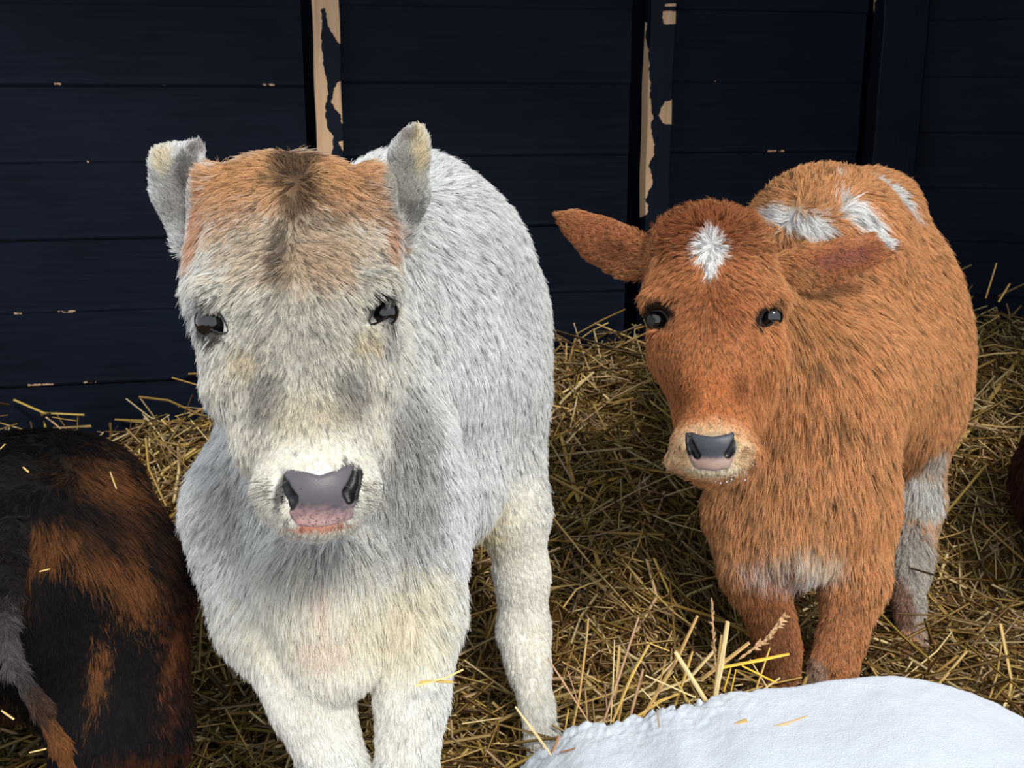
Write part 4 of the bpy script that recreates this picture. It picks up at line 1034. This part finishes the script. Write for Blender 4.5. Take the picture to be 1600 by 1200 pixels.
# skirt under the rim closes it into a solid heap
used, inv = np.unique(Ft, return_inverse=True); Ft = inv.reshape(-1, 4); top = top[used]
E = np.concatenate([Ft[:, [0, 1]], Ft[:, [1, 2]], Ft[:, [2, 3]], Ft[:, [3, 0]]])
key = np.sort(E, 1); kk = key[:, 0].astype(np.int64) * 10 ** 7 + key[:, 1]; u_, i_, c_ = np.unique(kk, return_index=True, return_counts=True)
be = E[i_[c_ == 1]]
nv0 = len(top); bot = top.copy(); bot[:, 2] = -0.04
sk_ = np.stack([be[:, 1], be[:, 0], be[:, 0] + nv0, be[:, 1] + nv0], -1)
snow = mesh_obj('snow_mound', np.concatenate([top, bot]), np.concatenate([Ft, sk_, Ft[:, ::-1] + nv0]), M_SNOW)
tag(snow, 'smooth rounded heap of white snow in front of the rust coloured calf', 'snow')

# ------------------------------------------------------------------ single straw stalks
def stalk(pts, w, rgb, label=None, z0=1.44, cat='straw', group=None, name='straw_stalk', sides=6, flat=.6, nodes=True):
    """pts: (px, py[, z]) ; w: full width in pixels"""
    P = np.array([PW(p[0], p[1], p[2] if len(p) > 2 else z0) for p in pts])
    t = np.linspace(0, 1, len(P)); tt = np.linspace(0, 1, 7 if len(P) > 2 else 4)
    C = np.stack([np.interp(tt, t, P[:, d]) for d in range(3)], -1)[None]
    zz = np.mean([(p[2] if len(p) > 2 else z0) for p in pts])
    W = np.array([w / 2 * zz / F_PX])
    V, Fq, cc = straw_tubes(C, W, np.array([lin(rgb)]), sides, flat)
    k = C.shape[1]; n0 = len(V)
    V = V.reshape(k, sides, 3); ctr = V.mean(1, keepdims=True)
    sc = np.ones(k) * 1.0; sc[0] = .85
    if nodes and k > 4: sc[k // 2] = 1.25
    V = (ctr + (V - ctr) * sc[:, None, None]).reshape(-1, 3)
    fc = [tuple(f) for f in Fq] + [tuple(range(sides))[::-1], tuple((k - 1) * sides + i for i in range(sides))]
    o = mesh_obj(name, V, fc, M_STRAW, None, smooth=False, col=np.repeat(cc[:1], len(V), 0) * (0.85 + .3 * rng.random((len(V), 1))))
    if label: tag(o, label, cat, group)
    return o
def seedhead(pts, w, rgb, label, z0=1.44, n=26):
    P = np.array([PW(p[0], p[1], z0) for p in pts]); t = np.linspace(0, 1, len(P)); m = z0 / F_PX
    V, Fc = [], []
    def cone(a, d, r, L, s=5):
        d = d / np.linalg.norm(d); u = np.cross(d, [0, 0, 1.0]); u /= max(np.linalg.norm(u), 1e-6); v = np.cross(d, u); b0 = len(V)
        for rr_, q in ((r * .5, 0), (r, .4), (0.1 * r, 1)):
            for i in range(s):
                th = 6.283 * i / s; V.append(a + d * L * q + (u * math.cos(th) + v * math.sin(th)) * rr_)
        for q in range(2):
            for i in range(s): Fc.append((b0 + q * s + i, b0 + q * s + (i + 1) % s, b0 + (q + 1) * s + (i + 1) % s, b0 + (q + 1) * s + i))
    at = lambda q: np.array([np.interp(q, t, P[:, d]) for d in range(3)])
    for i in range(8): cone(at(i / 8), at((i + 1) / 8) - at(i / 8), w * .3 * m, np.linalg.norm(at((i + 1) / 8) - at(i / 8)) * 1.3)
    for i in range(n):
        q = i / n * .75; d = at(max(q - .1, 0)) - at(q + .1); d = d / np.linalg.norm(d) + rng.normal(size=3) * .45
        cone(at(q), d, w * .32 * m, w * 1.5 * m)
    o = mesh_obj('seed_head', V, Fc, M_STRAW, None, smooth=False, col=np.tile(lin(rgb), (len(V), 1)) * (0.8 + .4 * rng.random((len(V), 1))))
    tag(o, label, 'straw')
Y1, Y2, Y3, Y4, PKB = (232, 206, 150), (226, 188, 104), (205, 166, 104), (240, 196, 72), (190, 150, 116)
stalk([(919, 967), (917, 993), (905, 1090), (894, 1140)], 6, Y3, 'tall thin straw stalk standing alone at the left end of the snow')
stalk([(856, 1029), (878, 1062), (921, 1130)], 4, PKB, 'crooked straw stalk leaning left beside the white calf hind leg')
stalk([(960, 1000), (958, 1062), (954, 1132)], 4, Y1, 'very thin pale upright straw between two leaning stalks')
stalk([(998, 964), (961, 1076), (941, 1134)], 7, PKB, 'long pinkish straw stalk leaning right, tallest of the left clump')
stalk([(1014, 1007), (988, 1054), (957, 1128)], 5, Y2, 'golden straw stalk snapped over at its top')
stalk([(1010, 1003), (1046, 1017)], 3, Y2, 'short broken straw tip pointing down to the right from a snapped stalk')
stalk([(1090, 962), (1060, 1026), (1012, 1108), (997, 1128)], 7, Y3, 'long brown straw stalk leaning right across the thick pale stub')
stalk([(1055, 1018), (1105, 1098)], 11, Y1, 'thick pale straw stub leaning left out of the snow', z0=1.42)
stalk([(1137, 971), (1126, 1040), (1114, 1110)], 13, Y1, 'thickest upright split straw stub rising from the snow edge', z0=1.41)
stalk([(1127, 992), (1115, 1090)], 6, Y3, 'narrow straw pressed against the left of the thickest stub')
stalk([(1171, 1004), (1096, 1062)], 9, Y3, 'thick straw stub leaning right behind the thickest upright stub', z0=1.47)
seedhead([(1225, 963), (1195, 1001), (1156, 1029)], 9, (205, 164, 120), 'rough seed head leaning right in front of the rust calf leg', z0=1.47)
seedhead([(1112, 942), (1115, 999), (1118, 1045)], 6, (190, 150, 110), 'slim upright seed head left of the thickest straw stub', z0=1.46)
stalk([(1233, 1022), (1186, 1032), (1129, 1043)], 7, Y4, 'bright yellow straw lying almost level in front of the calf knee')
stalk([(1159, 1040), (1213, 1067)], 5, Y4, 'bright yellow straw sloping down right under the level yellow straw')
stalk([(1203, 1012), (1181, 1078)], 5, Y2, 'golden straw leaning right behind the level yellow straw')
stalk([(1008, 1055), (1087, 1090)], 4, Y1, 'thin pale straw slanting down right across the leaning stalks', z0=1.42)
stalk([(1082, 1018), (1071, 1054), (1055, 1102)], 7, Y2, 'golden split straw behind the left leaning pale stub', z0=1.46)
stalk([(1005, 1045), (983, 1126)], 8, PKB, 'dull pinkish short stalk in the middle of the left clump')
stalk([(1052, 1056), (1078, 1100)], 4, Y2, 'short golden straw leaning left in front of the brown stalk')
stalk([(1002, 1076), (1032, 1108)], 3, Y1, 'fine bent pale straw reaching down to the snow')
stalk([(887, 1048), (904, 1100)], 3, PKB, 'fine brown straw behind the tall lone stalk')
stalk([(805, 1104, 1.40), (832, 1140, 1.4), (862, 1182, 1.4)], 5, Y1, 'pale straw crossing in front of the white calf hind hoof')
stalk([(838, 1146, 1.36), (861, 1180, 1.36)], 4, Y1, 'short pale straw at the left tip of the snow')
stalk([(888, 1109), (878, 1172), (866, 1204)], 5, Y2, 'golden straw standing at the left tip of the snow')
stalk([(860, 1184), (874, 1150)], 7, PKB, 'reddish brown twig bundle at the left tip of the snow', z0=1.38)
stalk([(874, 1176), (901, 1169)], 4, (150, 110, 90), 'short dark red-brown stem lying across the snow tip', z0=1.36)
stalk([(1060, 1084), (1032, 1095), (986, 1126)], 6, Y2, 'golden straw lying low toward the left along the snow edge')
stalk([(1142, 1043), (1131, 1080)], 5, Y4, 'short yellow straw right beside the thickest stub')
stalk([(1150, 1046), (1142, 1082)], 4, Y4, 'second short yellow straw right of the thickest stub')
stalk([(1219, 1059), (1189, 1080)], 4, Y1, 'short pale straw by the rust calf hoof')
stalk([(1172, 1030), (1200, 1076)], 3, Y1, 'fine pale straw crossing the yellow straws')
stalk([(1040, 1030), (1020, 1110)], 5, Y3, 'brown straw leaning right behind the golden snapped stalk', z0=1.5)
stalk([(945, 1070), (950, 1128)], 4, PKB, 'short upright stem left of the thin pale upright straw', z0=1.47)
stalk([(975, 1075), (966, 1126)], 8, Y3, 'leafy husk between the left leaning stalks', z0=1.45)
def on_snow(px, py, dz=0.002):
    d = PW(px, py, 1.0) - CAMP; lo, hi = 0.7, 1.5
    for i in range(60):
        s = lo + (hi - lo) * i / 59; p = CAMP + d * s
        if p[2] < float(snow_h(np.array([[p[0]]]), np.array([[p[1]]]))[0, 0]) + dz: return s
    return 1.3
def sn(px, py): return (px, py, on_snow(px, py))
stalk([sn(1138, 1135), sn(1167, 1125)], 9, (214, 176, 108), 'flat tan straw chip lying on the snow', flat=.4)
stalk([sn(1150, 1143), sn(1160, 1140)], 6, (110, 86, 66), 'tiny dark chip just below the tan straw chip on the snow')
stalk([sn(1200, 1137), sn(1225, 1131), sn(1262, 1119)], 4, (212, 176, 130), 'ragged thin husk lying on the snow right of the tan chip')
stalk([sn(1210, 1136), sn(1232, 1130)], 7, (222, 190, 146), 'curled pale husk fragment on the thin husk')
stalk([(1027, 1108, 1.37), (1030, 1136, 1.345)], 3, (170, 150, 130), 'thin grey stem hanging over the front of the snow edge')
# straw on the calves
def on_skin_stalk(pts, z, w, rgb, label): return stalk([(x, y, z) for x, y in pts], w, rgb, label, nodes=False, flat=.5)
on_skin_stalk([(648, 1072), (672, 1066), (698, 1058), (724, 1046)], 1.105, 5, (240, 220, 150), 'pale straw tuft caught on the white calf right foreleg')
on_skin_stalk([(655, 1066), (680, 1064), (708, 1066)], 1.108, 6, (226, 186, 96), 'golden husk under the pale tuft on the white calf foreleg')
for (a, z, lab) in (([(172, 737), (182, 764)], 1.20, 'yellow straw splinter on the black calf upper right flank'), ([(62, 893), (78, 889)], 1.13, 'pale straw bit on the brown patch above the black calf tail'),
                    ([(36, 730), (45, 738)], 1.22, 'tiny brown husk on top of the black calf rump'), ([(46, 1176), (72, 1170)], 1.02, 'pale curved straw across the black calf tail'), ([(2, 1110), (22, 1124)], 1.04, 'straw bit left of the black calf tail'),
                    ([(0, 702), (8, 694)], 1.25, 'straw fleck at the far left of the black calf back')):
    on_skin_stalk(a, z, 4, (226, 190, 120), lab)
# marked stalks in the bedding bank
def bank(px, py, lift=0.03):
    d = PW(px, py, 1.0) - CAMP
    for s in np.linspace(1.2, 2.9, 120):
        p = CAMP + d * s
        if p[2] < float(ground_h(np.array([p[0]]), np.array([p[1]]))[0]) + lift: return (px, py, s)
    return (px, py, 2.3)
for pts, w, c, lab in (
    ([(1610, 535), (1570, 590), (1492, 702)], 7, (196, 164, 92), 'longest straw stalk slanting beside the rust calf rump'),
    ([(1557, 411), (1540, 466)], 4, (196, 160, 90), 'straw standing up against the dark right wall panel'),
    ([(1578, 443), (1560, 472)], 4, (186, 150, 90), 'shorter straw poking up near the right wall panel'),
    ([(876, 680), (896, 756), (936, 884)], 7, (196, 164, 92), 'long straw stem hanging down the bank beside the white calf flank'),
    ([(856, 820), (900, 764), (976, 744)], 7, (188, 156, 70), 'bent olive straw blade crossing the long hanging stem'),
    ([(908, 584), (960, 632)], 4, (232, 206, 140), 'bright thin straw high on the bank between the calves'),
    ([(992, 764), (1020, 740)], 4, (226, 218, 200), 'whitish straw under the rust calf chin'),
    ([(892, 852), (922, 858)], 5, (236, 222, 184), 'short whitish straw low on the bank beside the white calf'),
    ([(888, 872), (930, 908), (980, 952)], 7, (200, 168, 110), 'broad tan stem sloping down right below the short whitish straw'),
    ([(968, 708), (990, 760), (1016, 816)], 5, (180, 140, 96), 'brown seeded stem left of the rust calf chest'),
    ([(1352, 974), (1406, 1036)], 6, (206, 172, 96), 'yellow straw sloping down from behind the rust calf foreleg'),
    ([(1380, 908), (1430, 976)], 6, (170, 134, 104), 'brown stem crossing in front of the rust calf white hind leg'),
    ([(1484, 994), (1562, 1056)], 5, (214, 184, 104), 'yellow straw sloping above the right end of the snow'),
    ([(1530, 973), (1600, 977)], 7, (186, 152, 108), 'broad level stem at the right edge above the snow'),
    ([(1475, 900), (1508, 918), (1512, 915)], 8, (196, 166, 118), 'split pale stub right of the rust calf hind leg'),
    ([(1464, 912), (1480, 866)], 5, (206, 180, 132), 'pale leaf blade standing right of the rust calf hock'),
    ([(205, 625), (214, 645), (217, 668)], 4, (150, 118, 84), 'brown bent stem sticking up above the bank at far left'),
    ([(262, 680), (290, 652)], 3, (214, 196, 150), 'pale straw pointing up right by the white calf neck'),
    ([(196, 684), (230, 664), (258, 656)], 4, (150, 118, 66), 'arched brown straw over the black calf rump'),
    ([(238, 712), (272, 692)], 5, (206, 186, 130), 'pale flat straw between the black calf and the white calf')):
    stalk([bank(*p) for p in pts], w, c, lab)
# snow crumbs on the rust calf's chin
for i, (x, y) in enumerate([(1118, 752), (1126, 755), (1136, 753), (1143, 749), (1158, 740), (1167, 742), (1164, 750)]):
    c = PW(x, y, 1.455 if i < 4 else 1.50); m = 1.45 / F_PX * 1.7; V = []
    for j in range(4):
        for k in range(6):
            th = math.pi * (j + .5) / 4; ph = 6.283 * k / 6
            V.append(c + m * rng.uniform(.6, 1.2) * np.array([math.sin(th) * math.cos(ph), math.sin(th) * math.sin(ph), math.cos(th)]))
    Fc = [(j * 6 + k, j * 6 + (k + 1) % 6, (j + 1) * 6 + (k + 1) % 6, (j + 1) * 6 + k) for j in range(3) for k in range(6)] + [tuple(range(6))[::-1], tuple(range(18, 24))]
    o = mesh_obj('snow_crumb', V, Fc, M_SNOW); tag(o, 'tiny white snow crumb clinging under the rust calf chin', 'snow', 'snow crumbs on the rust calf chin')
print('done', time.time() - T0)
